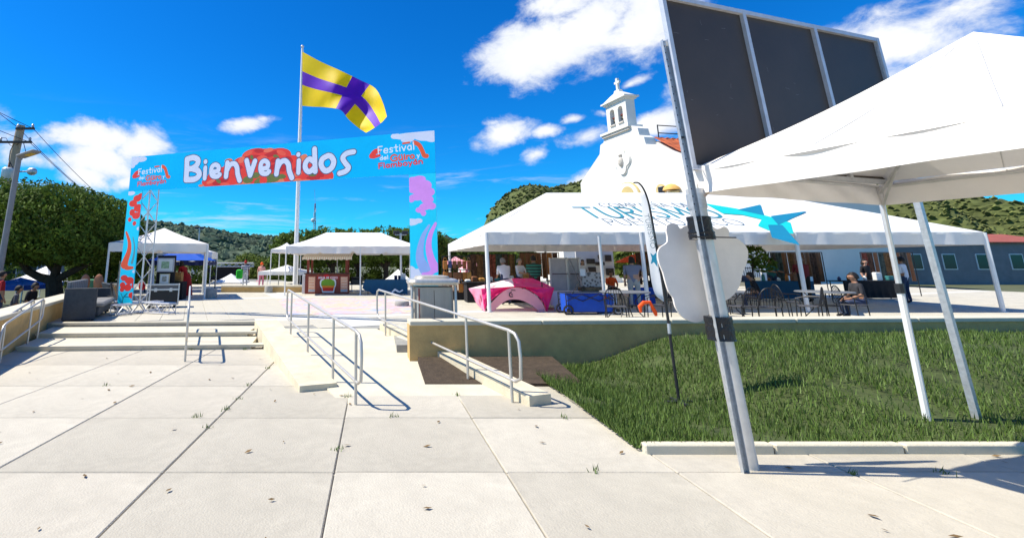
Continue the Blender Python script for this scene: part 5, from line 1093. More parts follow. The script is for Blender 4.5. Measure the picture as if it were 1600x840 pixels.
ms = person('man in a navy and white striped shirt beyond the back seat wall', Vector((W(382, 450, 33).x, 33, -.05)), R(20), BWSTR, mat('pale_shorts', (.5, .52, .56), .9), SKIN, HAIRD, 1.72, cap=RED, stout=1.2)
tag(MB().cbox(W(374, 428, 32.7), (.42, .25, .62), .08).build('shoulder_bag', mat('green_nylon', srgb(30, 170, 40), .7)), 'bright green bag at the striped man\'s side', 'bag')
person('person in a straw hat by the small white tent', Vector((W(408, 440, 31.5).x, 31.5, -.1)), R(0), mat('peach_top', (.6, .3, .25), .9), mat('pink_skirt', (.6, .2, .3), .9), SKINL, HAIRD, 1.65, cap=ORANGE)
person('dark haired person in a dark shirt sitting beyond the left wall', Vector((W(20, 470, 17).x, 17, -.48)), R(-60), mat('grey_shirt', (.10, .10, .11), .9), DENIM, SKIN, HAIRD, 1.72, sit=True, lean=.2, arms='lap')
person('person in black leaning forward on a seat beyond the left wall', Vector((W(42, 470, 18).x, 18, -.48)), R(-90), BLACKF, DENIM, SKIN, HAIRD, 1.85, sit=True, lean=.35, arms='lap')
person('person in red cut by the left edge of the picture', Vector((W(-2, 470, 16).x, 16, -.5)), R(-40), RED, DENIM, SKIN, HAIRD, 1.75)
# ------------------------------------------------------------------ left: sofa, case, boards, art stall
SOFA = mat('charcoal_rattan', (.045, .050, .056), .7, .2, 9, bump=.3, bscale=80); SOFAR = stripes('grey_ribbed_rattan', (.10, .105, .11), (.17, .175, .18), 12, 0, .6)
s0_ = G(95, 502.5); sofa = thing('sofa', 'charcoal rattan sofa facing right near the top of the steps', 'sofa', (s0_.x, s0_.y, 0))
def SP(a, l, z): return Vector((s0_.x, s0_.y, 0))+V*a+U*l+UP*z
MB().cbox(SP(.38, .05, .43), (.76, .10, .82), .015, V, U).build('armrest', SOFA, sofa); MB().cbox(SP(.42, 2.25, .38), (.72, .10, .72), .015, V, U).build('armrest', SOFA, sofa)
MB().cbox(SP(.08, 1.15, .52), (.14, 2.08, .98), .02, V, U).build('backrest', [SOFAR], sofa); MB().cbox(SP(.50, 1.15, .22), (.66, 2.06, .22), .02, V, U).build('seat_base', SOFA, sofa)
for k in range(2): MB().cbox(SP(.56, .62+k*1.04, .40), (.76, 1.0, .13), .04, V, U).build('seat_cushion', mat('grey_cushion', (.20, .20, .20), .9, .1, 6), sofa)
for a, l in ((.06, .04), (.7, .04), (.06, 2.24), (.7, 2.24)): MB().box(SP(a, l, .01), (.06, .06, .05), V, U).build('foot', BLACK, sofa)
BRW = mat('varnished_wood', (.30, .11, .045), .4, .25, 5)
for px_, l in ((132, 'left'), (153, 'right')):
    c_ = W(px_, 449, 16.4); t = thing('chair', 'brown oval chair back rising behind the sofa, the %s of two' % l, 'chair', (c_.x, 16.4, 0)); z = W(px_, 441, 16.4).z
    MB().ball((c_.x, 16.4, z), (.17, .05, .27), 16, 8).build('backrest', BRW, t, True); MB().cbox((c_.x, 16.65, .45), (.42, .42, .05), .02).build('seat', BRW, t)
    for x in (-.17, .17):
        for y in (.03, .42): MB().bar((c_.x+x, 16.4+y, 0), (c_.x+x*.9, 16.4+y, .45 if y > .1 else z-.15), .02, 6).build('leg', BRW, t)
tag(MB().cbox(W(143, 447, 17.2), (.36, .2, .5), .05).build('cushion', mat('green_cushion', (.05, .16, .08), .9)), 'green cushion between the two brown chair backs', 'cushion').location = (0, 0, 0)
# leaning boards and easel
BOARDW = mat('plywood_edge', (.36, .22, .12), .8, .2, 6); t = thing('leaning_boards', 'grey boards with brown wooden edges leaning beside the banner leg', 'boards', G(168, 484))
for k in range(2):
    o_ = k*.22; a = G(158+k*7, 481-k*2); p = [a, a+V*.10+UP*.0, a+V*.10-V*.55+UP*.95, a-V*.55+UP*.95]; p = [a+V*o_, a+V*(o_+.55), a+V*(o_+.05)+UP*1.0, a+V*(o_-.5)+UP*1.0]
    p = [q+U*(k*.25) for q in (G(171, 484), G(181, 482)+V*.1, G(168, 446.0, .0)*0+W(172, 444, 15.6), W(158, 441, 15.6))]
    MB().prism(p, Vector((.035, .05, 0))).build('board', [mat('dull_grey_board', (.16, .17, .18), .8, .1, 4), BOARDW][k], t)
t = thing('easel', 'thin black folding easel beside the leaning boards', 'easel', G(172, 486)); tp = W(174, 441, 14.9)
for a in (G(160, 474), G(180, 486), G(183, 476)): MB().bar(tp, a, .014, 6).build('leg', BLACK, t)
MB().bar(W(168, 462, 15), W(179, 463, 15), .014, 6).build('crossbar', BLACK, t)
# flight case
f0 = G(228, 481.5); fc = thing('flight_case', 'black flight case with silver edges behind the arch foot', 'case', (f0.x, f0.y, 0)); fw, fh, fd = .98, .66, .6
def FP(a, l, z): return Vector((f0.x, f0.y, 0))+V*a+U*l+UP*z
MB().box(FP(fw/2, fd/2, .10+fh*.36), (fw-.01, fd-.01, fh*.72), V, U).build('case_body', BLACK, fc); MB().box(FP(fw/2, fd/2, .10+fh*.885), (fw-.01, fd-.01, fh*.22), V, U).build('case_lid', mat('grey_case_lid', (.12, .12, .125), .6), fc)
eb = MB()
for z in (.10, .10+fh*.74, .10+fh*.78, .10+fh): eb.box(FP(fw/2, -.004, z), (fw, .02, .028), V, U).box(FP(fw/2, fd+.004, z), (fw, .02, .028), V, U).box(FP(-.004, fd/2, z), (.02, fd-.03, .028), V, U).box(FP(fw+.004, fd/2, z), (.02, fd-.03, .028), V, U)
for a in (0, fw):
    for l in (0, fd): eb.box(FP(a, l, .10+fh/2), (.034, .034, fh+.03), V, U)
eb.build('edge_trim', ALU, fc)
for a in (.25, .73): MB().box(FP(a, -.016, .10+fh*.75), (.09, .02, .12), V, U).build('latch', ALU, fc)
for a in (.1, .88):
    for l in (.1, .5): MB().ball(FP(a, l, .05), (.05, .05, .05), 8, 6).build('castor', BLACK, fc)
# art stall
a0 = G(238, 470); art = thing('art_display', 'black draped art display board in the left tent', 'display', (a0.x, a0.y, 0)); AY = a0.y
def ap(x0, y0, x1, y1, Y, th, name, m, parent=art):
    p = [W(x0, y1, Y), W(x1, y1, Y), W(x1, y0, Y), W(x0, y0, Y)]; x_, X_ = p[0].x, p[1].x; z_, Z_ = p[0].z, p[2].z; return MB().box(((x_+X_)/2, Y+th/2, (z_+Z_)/2), (X_-x_, th, Z_-z_)).build(name, m, parent)
ap(243, 399, 271, 446, AY+.3, .08, 'backboard', BLACKF); ap(236, 444, 272, 469.8, AY+.1, .9, 'table_drape', BLACKF)
ap(271, 440, 283, 470, AY+.6, .5, 'side_drape', BLACKF)
def picture(x0, y0, x1, y1, Y, label, inner, fm):
    t = thing('framed_picture', label, 'picture', W((x0+x1)/2, y1, Y)); ap(x0, y0, x1, y1, Y, .04, 'frame', fm, t); dx, dy = (x1-x0)*.08, (y1-y0)*.08; ap(x0+dx, y0+dy, x1-dx, y1-dy, Y-.008, .012, 'mat_board', mat('ivory_mat', (.66, .64, .60), .8), t); dx, dy = (x1-x0)*.27, (y1-y0)*.25; ap(x0+dx, y0+dy, x1-dx, y1-dy, Y-.016, .012, 'print', inner, t)
picture(244.5, 403, 271, 424.5, AY+.2, 'large framed green print on the black display board', mat('green_leaf_print', (.28, .38, .22), .8, .6, 9), mat('silver_frame', (.42, .40, .42), .5)); picture(248.5, 427.5, 264, 443.5, AY+.18, 'small ivory framed drawing below the large green print', mat('grey_drawing', (.30, .28, .22), .8, .8, 12), mat('cream_frame', (.55, .46, .28), .6))
dp = MB().grid(lambda u, v: W(241-(1-u)*(2+v*8)+1.5*math.sin(v*9)*0, 402+v*44, AY+.15+.08*math.sin(u*14)), 10, 8).build('white_drape', CLOTH, None, True); tag(dp, 'white cloth hanging at the left of the art display', 'cloth')
tag(MB().ball(W(222, 447, 18.5), (.13, .1, .15)).build('red_bag', RED, None, True), 'round red bag seen through the truss leg', 'bag')
ap(262, 425, 282, 446, AY+.7, .25, 'craft_basket', mat('ochre_craft', (.34, .17, .05), .8, .5, 8), art)
def weight(px_, py, w, h, label):
    p = G(px_, py); t = MB().lathe((p.x, p.y, 0), [(w*.48, 0), (w*.5, .03), (w*.5, h-.04), (w*.46, h), (w*.1, h)], 12).build('tent_weight', mat('grey_concrete', (.36, .35, .32), .9, .15, 6, dirt=.3), None, True); tag(t, label, 'weight')
weight(329, 465.5, .52, .40, 'round concrete weight at the front leg of the art stall tent'); weight(419.5, 457, .42, .34, 'round concrete weight before the back seat wall'); weight(628, 477.5, .52, .16, 'low tan block lying on the paving before the arch') ; weight(655, 492, .3, .2, 'small block beside the trash bin foot') if False else None
# ------------------------------------------------------------------ far buildings and stage
BW1 = mat('grey_house_wall', (.20, .20, .21), .9, .15, 1, dirt=.3); BW2 = mat('white_house_wall', (.72, .70, .64), .85, .06, .6, dirt=.1); BCREAM = mat('cream_house_wall', (.62, .53, .33), .85, .08, .8, dirt=.1); GLASS = mat('dark_window_glass', (.02, .025, .03), .1, .1)
def house(label, x0, x1, yt, Y, dep, wm, roofm=None, wins=(), rh=1.0, cols=4, rows=1, name='house'):
    a, b_ = W(x0, yt, Y), W(x1, yt, Y); t = thing(name, label, 'building', ((a.x+b_.x)/2, Y, -.5)); w = b_.x-a.x; h = a.z+.5
    MB().box(((a.x+b_.x)/2, Y+dep/2, -.5+h/2), (w, dep, h)).build('wall', wm, t)
    if roofm: MB().prism([(a.x-.3, Y-.3, a.z), (b_.x+.3, Y-.3, a.z), (b_.x+.3, Y+dep/2, a.z+rh), (a.x-.3, Y+dep/2, a.z+rh)], (0, 0, .12)).prism([(a.x-.3, Y+dep+.3, a.z), (b_.x+.3, Y+dep+.3, a.z), (b_.x+.3, Y+dep/2, a.z+rh), (a.x-.3, Y+dep/2, a.z+rh)], (0, 0, .12)).build('roof', roofm, t)
    for r_ in range(rows):
        for c_ in range(cols):
            wx = a.x+w*(c_+.5)/cols; wz = -.5+h*(r_+.55)/rows; ww, wh = min(1.1, w/cols*.5), min(1.3, h/rows*.5); o = MB().box((wx, Y-.02, wz), (ww+.16, .08, wh+.16)).build('window', WPAINT, t); MB().box((wx, Y-.05, wz), (ww, .05, wh)).build('pane', GLASS, o)
    return t
house('grey building seen through the limbs of the big tree', -60, 132, 404, 44, 8, BW1, mat('rusty_roof', (.20, .09, .06), .8, .2, 1), cols=6)
house('long pale building with a teal band behind the low white tent', 318, 378, 421, 62, 8, BCREAM, cols=5)
tb_ = W(318, 425, 61.9); tb2 = W(378, 430, 61.9); tag(MB().box(((tb_.x+tb2.x)/2, 61.85, (tb_.z+tb2.z)/2), (tb2.x-tb_.x, .1, tb_.z-tb2.z)).build('teal_sign_band', mat('teal_paint', srgb(60, 150, 120), .7)), 'teal band along the front of the long pale building', 'sign')
house('white house with dark windows behind the art wall', 880, 968, 388, 38, 8, BW2, cols=3); house('cream two storey house at the right behind the big tent', 1120, 1330, 372, 40, 9, BCREAM, mat('red_sheet_roof', (.3, .08, .05), .7, .2, 1), cols=5); house('grey low house far right behind the big tent', 1345, 1660, 380, 46, 9, BW1, mat('red_sheet_roof', (.3, .08, .05), .7), cols=6)
house('low pale shop behind the clipped tree row', 640, 790, 398, 58, 8, BW2, mat('rusty_roof', (.2, .09, .06), .8), cols=5)
stg = thing('stage_backdrop', 'black stage backdrop under an aluminium truss', 'stage', W(350, 445, 44)); ap(322, 416.5, 387, 447, 44, .3, 'backdrop', BLACKF, stg)
truss(stg, W(300, 413.5, 43.8), W(396, 413.5, 43.8), .32, Vector((0, 1, 0)), UP, r=.045, br=.025, pitch=.6, name='roof_truss')
for px_ in (303, 385): p = W(px_, 413, 43.8); MB().box((p.x, 43.8, p.z/2), (.3, .3, p.z)).build('stage_tower', ALU, stg)
# balustrade of the cream house
bal = thing('balustrade', 'cream balustrade with thin black railings at the right behind the tent', 'railing', W(1170, 450, 30)); ap(1148, 433, 1190, 447, 30, .3, 'plinth', BCREAM, bal)
for k in range(12): p = W(1150+k*3.4, 433, 30.1); MB().bar(p, p+UP*.62, .018, 5).build('baluster', BLACK, bal)
MB().bar(W(1148, 418.5, 30.1), W(1190, 418.5, 30.1), .025, 6).build('top_rail', BLACK, bal)
# ------------------------------------------------------------------ centre: kiosk and tables
KY = 24.3; kio = thing('kiosk', 'brown wooden kiosk counter with a striped awning and posters', 'kiosk', (W(511, 459, KY).x, KY, 0))
kx0, kx1 = W(476.5, 450, KY).x, W(545, 450, KY).x; kz = W(510, 428, KY).z
MB().box(((kx0+kx1)/2, KY+.35, kz/2), (kx1-kx0, .7, kz)).build('counter', WOOD, kio); MB().cbox(((kx0+kx1)/2, KY+.33, kz+.02), (kx1-kx0+.1, .82, .05), .01).build('counter_top', mat('dark_wood_top', (.09, .03, .02), .5), kio)
az_ = W(510, 402, KY).z
for x in (kx0+.12, kx1-.12):
    MB().box((x, KY+.1, (kz+az_)/2), (.09 if x < 0 and False else .12, .12, az_-kz)).build('post', WOOD, kio); MB().box((x, KY+1.6, az_/2), (.1, .1, az_)).build('post', WOOD, kio)
AWN = stripes('cream_red_stripe', (.74, .70, .58), (.66, .44, .34), 9, 0, .35)
MB().grid(lambda u, v: (kx0-.15+(kx1-kx0+.3)*u, KY-.25+2.0*v, az_+.02+.22*v), 8, 4).build('awning', AWN, kio); MB().grid(lambda u, v: (kx0-.15+(kx1-kx0+.3)*u, KY-.25, az_+.02-.16*v*(1-.25*abs(math.sin(u*28)))), 120, 2).build('awning_fringe', AWN, kio)
ap(519, 404, 531, 428, KY+1.4, .04, 'inner_post', GALV, kio) if False else MB().bar(W(527, 428, KY+1.2), W(527, 405, KY+1.2), .03).build('inner_post', GALV, kio)
kp = Plane((kx0, KY-.004, 0), (1, 0, 0), UP)
def brickm():
    m = bpy.data.materials.new('poster_print'); m.use_nodes = True; t = m.node_tree; b_ = t.nodes.new('ShaderNodeTexBrick'); b_.inputs['Color1'].default_value = (*srgb(226, 130, 96), 1); b_.inputs['Color2'].default_value = (*srgb(236, 160, 120), 1); b_.inputs['Mortar'].default_value = (*srgb(244, 214, 180), 1); b_.inputs['Scale'].default_value = 9; b_.inputs['Mortar Size'].default_value = .03
    c_ = t.nodes.new('ShaderNodeTexCoord'); mp_ = t.nodes.new('ShaderNodeMapping'); mp_.inputs['Rotation'].default_value = (R(90), 0, 0); t.links.new(c_.outputs['Object'], mp_.inputs['Vector']); t.links.new(mp_.outputs[0], b_.inputs['Vector']); t.links.new(b_.outputs[0], t.nodes['Principled BSDF'].inputs['Base Color']); return m
PST = brickm()
for x0, x1 in ((481.5, 492), (532, 543)):
    o = ap(x0, 432, x1, 456, KY-.012, .01, 'poster', PST, kio); ap(x0+.4, 452, x1-.4, 455.6, KY-.016, .004, 'poster_footer', mat('grey_print', (.45, .46, .5), .6), o)
    for k in range(4): ap(x0+1.2, 434.5+k*4.2, x1-1.2, 435.3+k*4.2, KY-.016, .004, 'price_line', mat('cream_print', srgb(250, 230, 200), .6), o)
km = .0327
def kpx(x, y): return kp.px(x, y)
sheet('sign_plate', kp, [('p', [kpx(496, 431.5), kpx(529, 431.5), kpx(529, 435.8), kpx(496, 435.8)]), ('e', kpx(510, 430.6), .14, .08, 0)], .02, .012, mat('red_sign', srgb(206, 30, 40), .5), kio)
lettering('sign_lettering', kp, 'AGUA DE COCO', kpx(497.4, 435.1), kpx(527.6, 435.1), .09, .011, .017, mat('white_sign_paint', (.8, .8, .8), .6), kio, res=.008, split=False)
fb2 = [('e', kpx(512.5, 443.5), .40, .32, 0), ('p', [kpx(501.5, 443), kpx(524, 443), kpx(522, 457), (kpx(503.5, 457))]), ('e', kpx(506, 441), .2, .2, 0), ('e', kpx(519, 441), .2, .2, 0)]
sheet('coconut_plate', kp, fb2, .02, .006, mat('white_sign_paint', (.8, .8, .8), .6), kio)
sheet('coconut_print', kp, [('e', kpx(512.5, 443.5), .34, .26, 0), ('e', kpx(506.5, 441.5), .14, .14, 0), ('e', kpx(518.5, 441.5), .14, .14, 0)], .02, .011, mat('lime_print', srgb(124, 168, 40), .6, .12, 6), kio)
sheet('coconut_base_print', kp, [('p', [kpx(503.5, 447.5), kpx(522, 447.5), kpx(520.5, 454.5), kpx(504.5, 454.5)])], .02, .014, mat('red_base_print', srgb(222, 52, 34), .6), kio); sheet('coconut_band_print', kp, [('p', [kpx(503, 446), kpx(522.5, 446), kpx(522, 449), kpx(503.5, 449)])], .02, .017, mat('orange_band_print', srgb(236, 140, 30), .6), kio)
t = ap(471.5, 430, 476, 459, KY+.2, .4, 'standing_cooler', WPAINT, None); tag(t, 'narrow white cooler standing left of the kiosk counter', 'cooler')
gx = W(557, 455, KY+.3); gt = thing('grill_cart', 'black grill cart between the kiosk and the blue table', 'grill', (gx.x, KY+.3, 0)); MB().cbox((gx.x, KY+.5, .58), (.6, .45, .28), .05).build('grill_box', BLACK, gt); MB().cbox((gx.x, KY+.5, .76), (.62, .47, .06), .03).build('grill_lid', DKGREY, gt)
for x in (-.24, .24): MB().lathe((gx.x+x, KY+.35, .12), [(.02, -.02), (.12, -.02), (.12, .02), (.02, .02)], 12).bar((gx.x+x, KY+.45, .05), (gx.x+x, KY+.5, .45), .02).build('cart_leg', GALV, gt)
bx0, bx1 = W(570, 450, 23.6).x, W(637, 450, 23.6).x; bz_ = W(600, 437.5, 23.6).z
DTEAL = mat('deep_blue_cloth', srgb(24, 78, 112), .85, .08, 4, bump=.25, bscale=7)
dt = thing('draped_table', 'long table under a deep blue cloth in the kiosk tent', 'table', ((bx0+bx1)/2, 23.6, 0)); MB().box(((bx0+bx1)/2, 24.0, bz_), (bx1-bx0, .8, .03)).build('table_top', DTEAL, dt)
def drape(u, v):
    x = bx0+(bx1-bx0)*u; dz = bz_*(.96 if u > .18 else .55+.41*u/.18)*v; return (x-(.12*v if u < .1 else 0), 23.59-.05*v*(1+math.sin(u*34))*.5, bz_+.012-dz)
MB().grid(drape, 70, 6).build('cloth_skirt', DTEAL, dt, True)
dpl = Plane((bx0, 23.52, 0), (1, 0, 0), UP); sheet('cloth_emblem', dpl, [('k', [dpl.px(613, 456), dpl.px(617, 452), dpl.px(622, 455)], .04), ('k', [dpl.px(624, 456), dpl.px(629, 453)], .03)], .02, .02, WHT, dt)
for x in (bx0+.15, bx1-.15):
    for y in (23.7, 24.3): MB().bar((x, y, 0), (x, y, bz_), .02).build('leg', BLACK, dt)
for k, (x, l) in enumerate(((616, 'left'), (622, 'right'))): t = ap(x, 430, x+5, 438, 24.2, .05, 'small_chalkboard', NAVY, None); tag(t, 'small dark card stand on the blue table, the %s one' % l, 'card stand')
tag(ap(626, 427, 634, 437, 24.1, .03, 'paper_sign', WPAINT, None), 'white paper sign standing on the blue table', 'sign')
tag(ap(548, 433, 570, 438.5, 26.2, .5, 'white_bench_table', WPAINT, None), 'white trestle tabletop behind the grill cart', 'table') if False else None
# ------------------------------------------------------------------ right tent clutter
# collapsed pink canopy
PY = 15.75; pc = thing('pink_canopy', 'half folded pink canopy tent standing on the paving', 'tent', (W(800, 488, PY).x, PY, 0))
def PW(x, y, d=0): return W(x, y, PY+d)
def quad(A, B, C, D, wob=.03, n=12):
    return lambda u, v: A.lerp(B, u).lerp(D.lerp(C, u), v)+Vector((0, -1, .3))*wob*(math.sin(u*11+v*6)+.6*math.sin(u*23-v*9))*math.sin(math.pi*min(1, max(0, v)))
tl_, trr = PW(762, 450), PW(866, 449.5); bl_, br_ = PW(757, 487), PW(851, 492)
pk1, pk2 = PW(800, 434.5, 1.3), PW(832, 434.5, 1.3); lt_ = PW(732, 450.5, .7); lb_ = PW(738, 468, .8)
PINKSUN = mat('sunlit_pink', srgb(252, 222, 228), .6, .05, 3, trans=.3, bump=.4, bscale=4)  # sunlight on the canopy's left half painted in as a paler pink
MB().grid(quad(tl_, PW(803, 447.4, -.1), pk1, lt_.lerp(pk1, .25), .035), 30, 14).build('roof', PINKSUN, pc, True)
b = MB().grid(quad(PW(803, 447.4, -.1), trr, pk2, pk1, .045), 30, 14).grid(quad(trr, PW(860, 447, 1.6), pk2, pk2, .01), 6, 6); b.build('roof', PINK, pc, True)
MB().grid(quad(lt_, tl_, tl_.lerp(pk1, .5), lt_.lerp(pk1, .6), .02), 10, 6).build('sunlit_roof', PINKSUN, pc, True)
arcp = smooth_path([(770, 487), (778, 479), (790, 470), (802, 467.5), (815, 469), (830, 476), (842, 486), (847, 492)], 5)
outp = smooth_path([(760, 487), (768, 473), (785, 456), (803, 449), (822, 452), (840, 464), (850, 478), (853, 491)], 5)
def band(u, v): a, b_ = lerp_path(outp, u), lerp_path(arcp, u); return W(a[0]*(1-v)+b_[0]*v, a[1]*(1-v)+b_[1]*v, PY-.05+.03*math.sin(u*12))
MB().grid(band, 40, 4).build('arch_band', PINKP, pc, True)
topp = smooth_path([(752, 451), (765, 450), (785, 449), (803, 447.8), (822, 448), (840, 448.5), (855, 449.2), (866, 449.5)], 5); outq = smooth_path([(757, 487), (764, 473), (783, 457), (803, 449), (824, 452), (842, 464), (852, 478), (854, 491)], 5)
def face(u, v): a, b_ = lerp_path(topp, u), lerp_path(outq, u); return W(a[0]*(1-v)+b_[0]*v, a[1]*(1-v)+b_[1]*v, PY+.06*math.sin(u*19+v*7)*math.sin(v*3)+.03*math.sin(u*41-v*5)*v)
MB().grid(face, 40, 8).build('front_wall', PINK, pc, True)
MB().grid(quad(trr, PW(862, 449, 1.5), PW(848, 490, 1.5), br_, .03), 8, 8).build('side_wall', PINK, pc, True); MB().grid(quad(lt_, tl_, bl_, lb_.lerp(bl_, .5), .05), 14, 12).build('side_wall', mat('sunlit_side_pink', srgb(244, 160, 186), .6, .1, 3, trans=.3, bump=.4, bscale=4), pc, True)  # left side wall: sunlight painted in as a lighter pink
MB().grid(quad(PW(842, 470, .9), PW(858, 462, .9), PW(852, 491, .8), PW(836, 487, .9), .02), 8, 6).build('inner_flap', PINKP, pc, True)
for a in (PW(760, 487, .05), PW(850, 491, .05), PW(845, 486, 1.5), PW(770, 484, 1.3)): MB().bar((a.x, a.y, 0), (a.x, a.y, .9), .02, 6).build('leg', BLACK, pc)
fp_ = Plane(W(800, 460, PY-.12), (1, 0, 0), UP); sheet('badge_print', fp_, [('k', smooth_path([fp_.px(799, 456), fp_.px(796, 459), fp_.px(797, 463), fp_.px(801, 463)], 4), .016), ('k', [fp_.px(799, 459), fp_.px(801, 460)], .014), ('k', [fp_.px(799, 453), fp_.px(805, 453.5)], .012), ('k', [fp_.px(816, 450.5), fp_.px(821, 449.8)], .012)], .008, 0, BLACK, pc)
# leather bag stall
br0 = floor_at(716, 20.5); rack = thing('bag_rack', 'metal rack of the leather bag stall', 'rack', br0)
for x in (-.55, .55):
    for y in (0, .5): MB().bar(br0+Vector((x, y, 0)), br0+Vector((x, y, 1.78)), .02, 6).build('upright', BLACK, rack)
for z in (1.2, 1.76):
    for y in (0, .5): MB().bar(br0+Vector((-.55, y, z)), br0+Vector((.55, y, z)), .015, 6).build('bar', BLACK, rack)
ap(700, 455, 732, 484, 20.4, .7, 'black_table_drape', BLACKF, rack)
LTH = [mat('tan_leather_%s' % n_, c_, .5, .3, 7) for n_, c_ in (('orange', (.42, .16, .03)), ('brown', (.20, .08, .03)), ('honey', (.5, .25, .06)), ('rust', (.30, .09, .03)), ('teal', (.04, .18, .18)), ('navy', (.04, .06, .16)))]
names = ('orange', 'brown', 'honey', 'rust', 'teal', 'navy')
random.seed(5)
for r_ in range(3):
    for k in range(6):
        x = -.52+k*.2+random.uniform(-.02, .02); z = 1.70-r_*.46; mi = random.choice((0, 0, 1, 1, 2, 3, 3, 4, 5)) if k else 0; w, h = random.uniform(.15, .2), random.uniform(.26, .36); c_ = br0+Vector((x, -.07-random.uniform(0, .05), z-.12-h/2))
        t = thing('leather_bag', '%s bag, %s from the left in the %s row of the leather stall' % (names[mi], ('first', 'second', 'third', 'fourth', 'fifth', 'sixth')[k], ('top', 'middle', 'bottom')[r_]), 'bag', c_, 'bags on the leather stall'); MB().cbox(c_, (w, .08, h), .02).build('pouch', LTH[mi], t); MB().tube([c_+Vector((-w*.4, 0, h/2)), c_+Vector((-w*.2, 0, h/2+.1)), c_+Vector((0, .02, h/2+.13)), c_+Vector((w*.2, 0, h/2+.1)), c_+Vector((w*.4, 0, h/2))], .009, 5).build('strap', LTH[mi], t)
# textile rack further right
tx = thing('textile_rack', 'rack of dark patterned textiles behind the white-shirted man', 'rack', floor_at(768, 21.5)); c0 = floor_at(768, 21.5)
TX = [mat('textile_%d' % k, c_, .9, .7, 9) for k, c_ in enumerate(((.10, .05, .03), (.16, .08, .03), (.07, .06, .05), (.20, .05, .03), (.05, .07, .06)))]
for k in range(7): x = -.85+k*.28; MB().grid(lambda u, v: c0+Vector((x+u*.27, .03*math.sin(u*9+k), 1.85-v*1.2)), 8, 4).build('textile', TX[k % 5], tx, True)
MB().bar(c0+Vector((-.9, 0, 1.86)), c0+Vector((1.15, 0, 1.86)), .015).bar(c0+Vector((-.9, 0, 0)), c0+Vector((-.9, 0, 1.86)), .02).bar(c0+Vector((1.15, 0, 0)), c0+Vector((1.15, 0, 1.86)), .02).build('rack_frame', BLACK, tx)
ct = floor_at(780, 19.2); t = thing('stall_table', 'stall table piled with goods before the white-shirted man', 'table', ct); MB().box(ct+Vector((0, .2, .74)), (2.6, .8, .04)).build('table_top', BLACKF, t); MB().box(ct+Vector((0, .22, .37)), (2.5, .7, .70)).build('table_skirt', BLACKF, t)
for k in range(9): x = -1.15+k*.29; h = random.uniform(.08, .3); tag(MB().cbox(ct+Vector((x, .1+random.uniform(0, .25), .76+h/2)), (.22, .2, h), .03).build('craft_item', LTH[k % 6] if k % 3 else WPAINT), '%s craft box, %s from the left on the stall table' % ('white' if k % 3 == 0 else names[k % 6], ('first', 'second', 'third', 'fourth', 'fifth', 'sixth', 'seventh', 'eighth', 'ninth')[k]), 'box', 'goods on the stall table')
# display screen, cloth table, wagon
MESHM = mat('grey_mesh_panel', (.52, .48, .45), .8, .12, 5, trans=.35); FRM = mat('cream_wood_frame', (.60, .55, .46), .7)
dsc = thing('display_screen', 'two-leaf cream framed display screen standing on the cloth table', 'screen', W(885, 458, 16.9))
for x0, x1, dy in ((862.5, 889, 0), (890.5, 909, .12)):
    o = ap(x0, 403, x1, 459, 16.9+dy, .02, 'mesh_panel', MESHM, dsc)
    for q in ((x0-.6, 402.5, x0+1.2, 459), (x1-1.2, 402.5, x1+.6, 459)): ap(*q, 16.87+dy, .06, 'frame_stile', FRM, o)
    for q in ((x0+1.3, 402.5, x1-1.3, 404.2), (x0+1.3, 427, x1-1.3, 428.5)): ap(*q, 16.87+dy, .06, 'frame_rail', mat('dark_rail', (.14, .09, .08), .7) if q[1] > 410 else FRM, o)
ax0, ax1 = W(862, 460, 16.3).x, W(962, 460, 16.3).x; az0 = W(900, 456.5, 16.3).z
ctab = thing('cloth_table', 'long table under a white cloth behind the blue wagon', 'table', ((ax0+ax1)/2, 16.3, 0)); MB().box(((ax0+ax1)/2, 16.72, az0), (ax1-ax0, .85, .03)).build('table_top', CLOTH, ctab)
MB().grid(lambda u, v: (ax0+(ax1-ax0)*u-.08*v*(1-u), 16.29-.05*v*(1+math.sin(u*40))*.5, az0+.012-v*(.40+.10*math.sin(u*6)+(.25 if u < .18 and u > .06 else 0))), 80, 6).build('cloth', CLOTH, ctab, True)
for x in (ax0+.1, ax1-.1):
    for y in (16.4, 17.0): MB().bar((x, y, 0), (x, y, az0), .018).build('leg', BLACK, ctab)
def pattern(name, c1, c2, sc):
    m = bpy.data.materials.new(name); m.use_nodes = True; t = m.node_tree; v = t.nodes.new('ShaderNodeTexVoronoi'); v.inputs['Scale'].default_value = sc; c_ = t.nodes.new('ShaderNodeTexCoord'); t.links.new(c_.outputs['Object'], v.inputs['Vector']); r_ = t.nodes.new('ShaderNodeValToRGB'); t.links.new(v.outputs['Distance'], r_.inputs[0]); r_.color_ramp.elements[0].color = (*c1, 1); r_.color_ramp.elements[0].position = .3; r_.color_ramp.elements[1].color = (*c2, 1); r_.color_ramp.elements[1].position = .45; t.links.new(r_.outputs[0], t.nodes['Principled BSDF'].inputs['Base Color']); return m
tag(ap(911, 425, 943, 448, 16.6, .25, 'patterned_box', pattern('scroll_pattern', (.10, .08, .07), (.45, .40, .36), 9), None), 'dark box with a pale scroll pattern on the cloth table', 'box'); tag(ap(909, 449, 942, 454.5, 16.5, .3, 'folded_textiles', mat('rust_green_textile', (.16, .10, .05), .9, .8, 5), None), 'folded rust and green textiles under the patterned box', 'textile'); tag(ap(907, 420, 915, 431, 16.4, .02, 'price_card', WPAINT, None), 'white price card fixed to the display screen edge', 'card')
WYY = 14.7; wx0, wx1 = W(884, 470, WYY).x, W(961, 470, WYY).x; wz0, wz1 = W(900, 487, WYY).z, W(900, 458, WYY).z; wag = thing('folding_wagon', 'blue fabric folding wagon with a black frame', 'wagon', ((wx0+wx1)/2, WYY, 0)); wd = .55
b = MB()
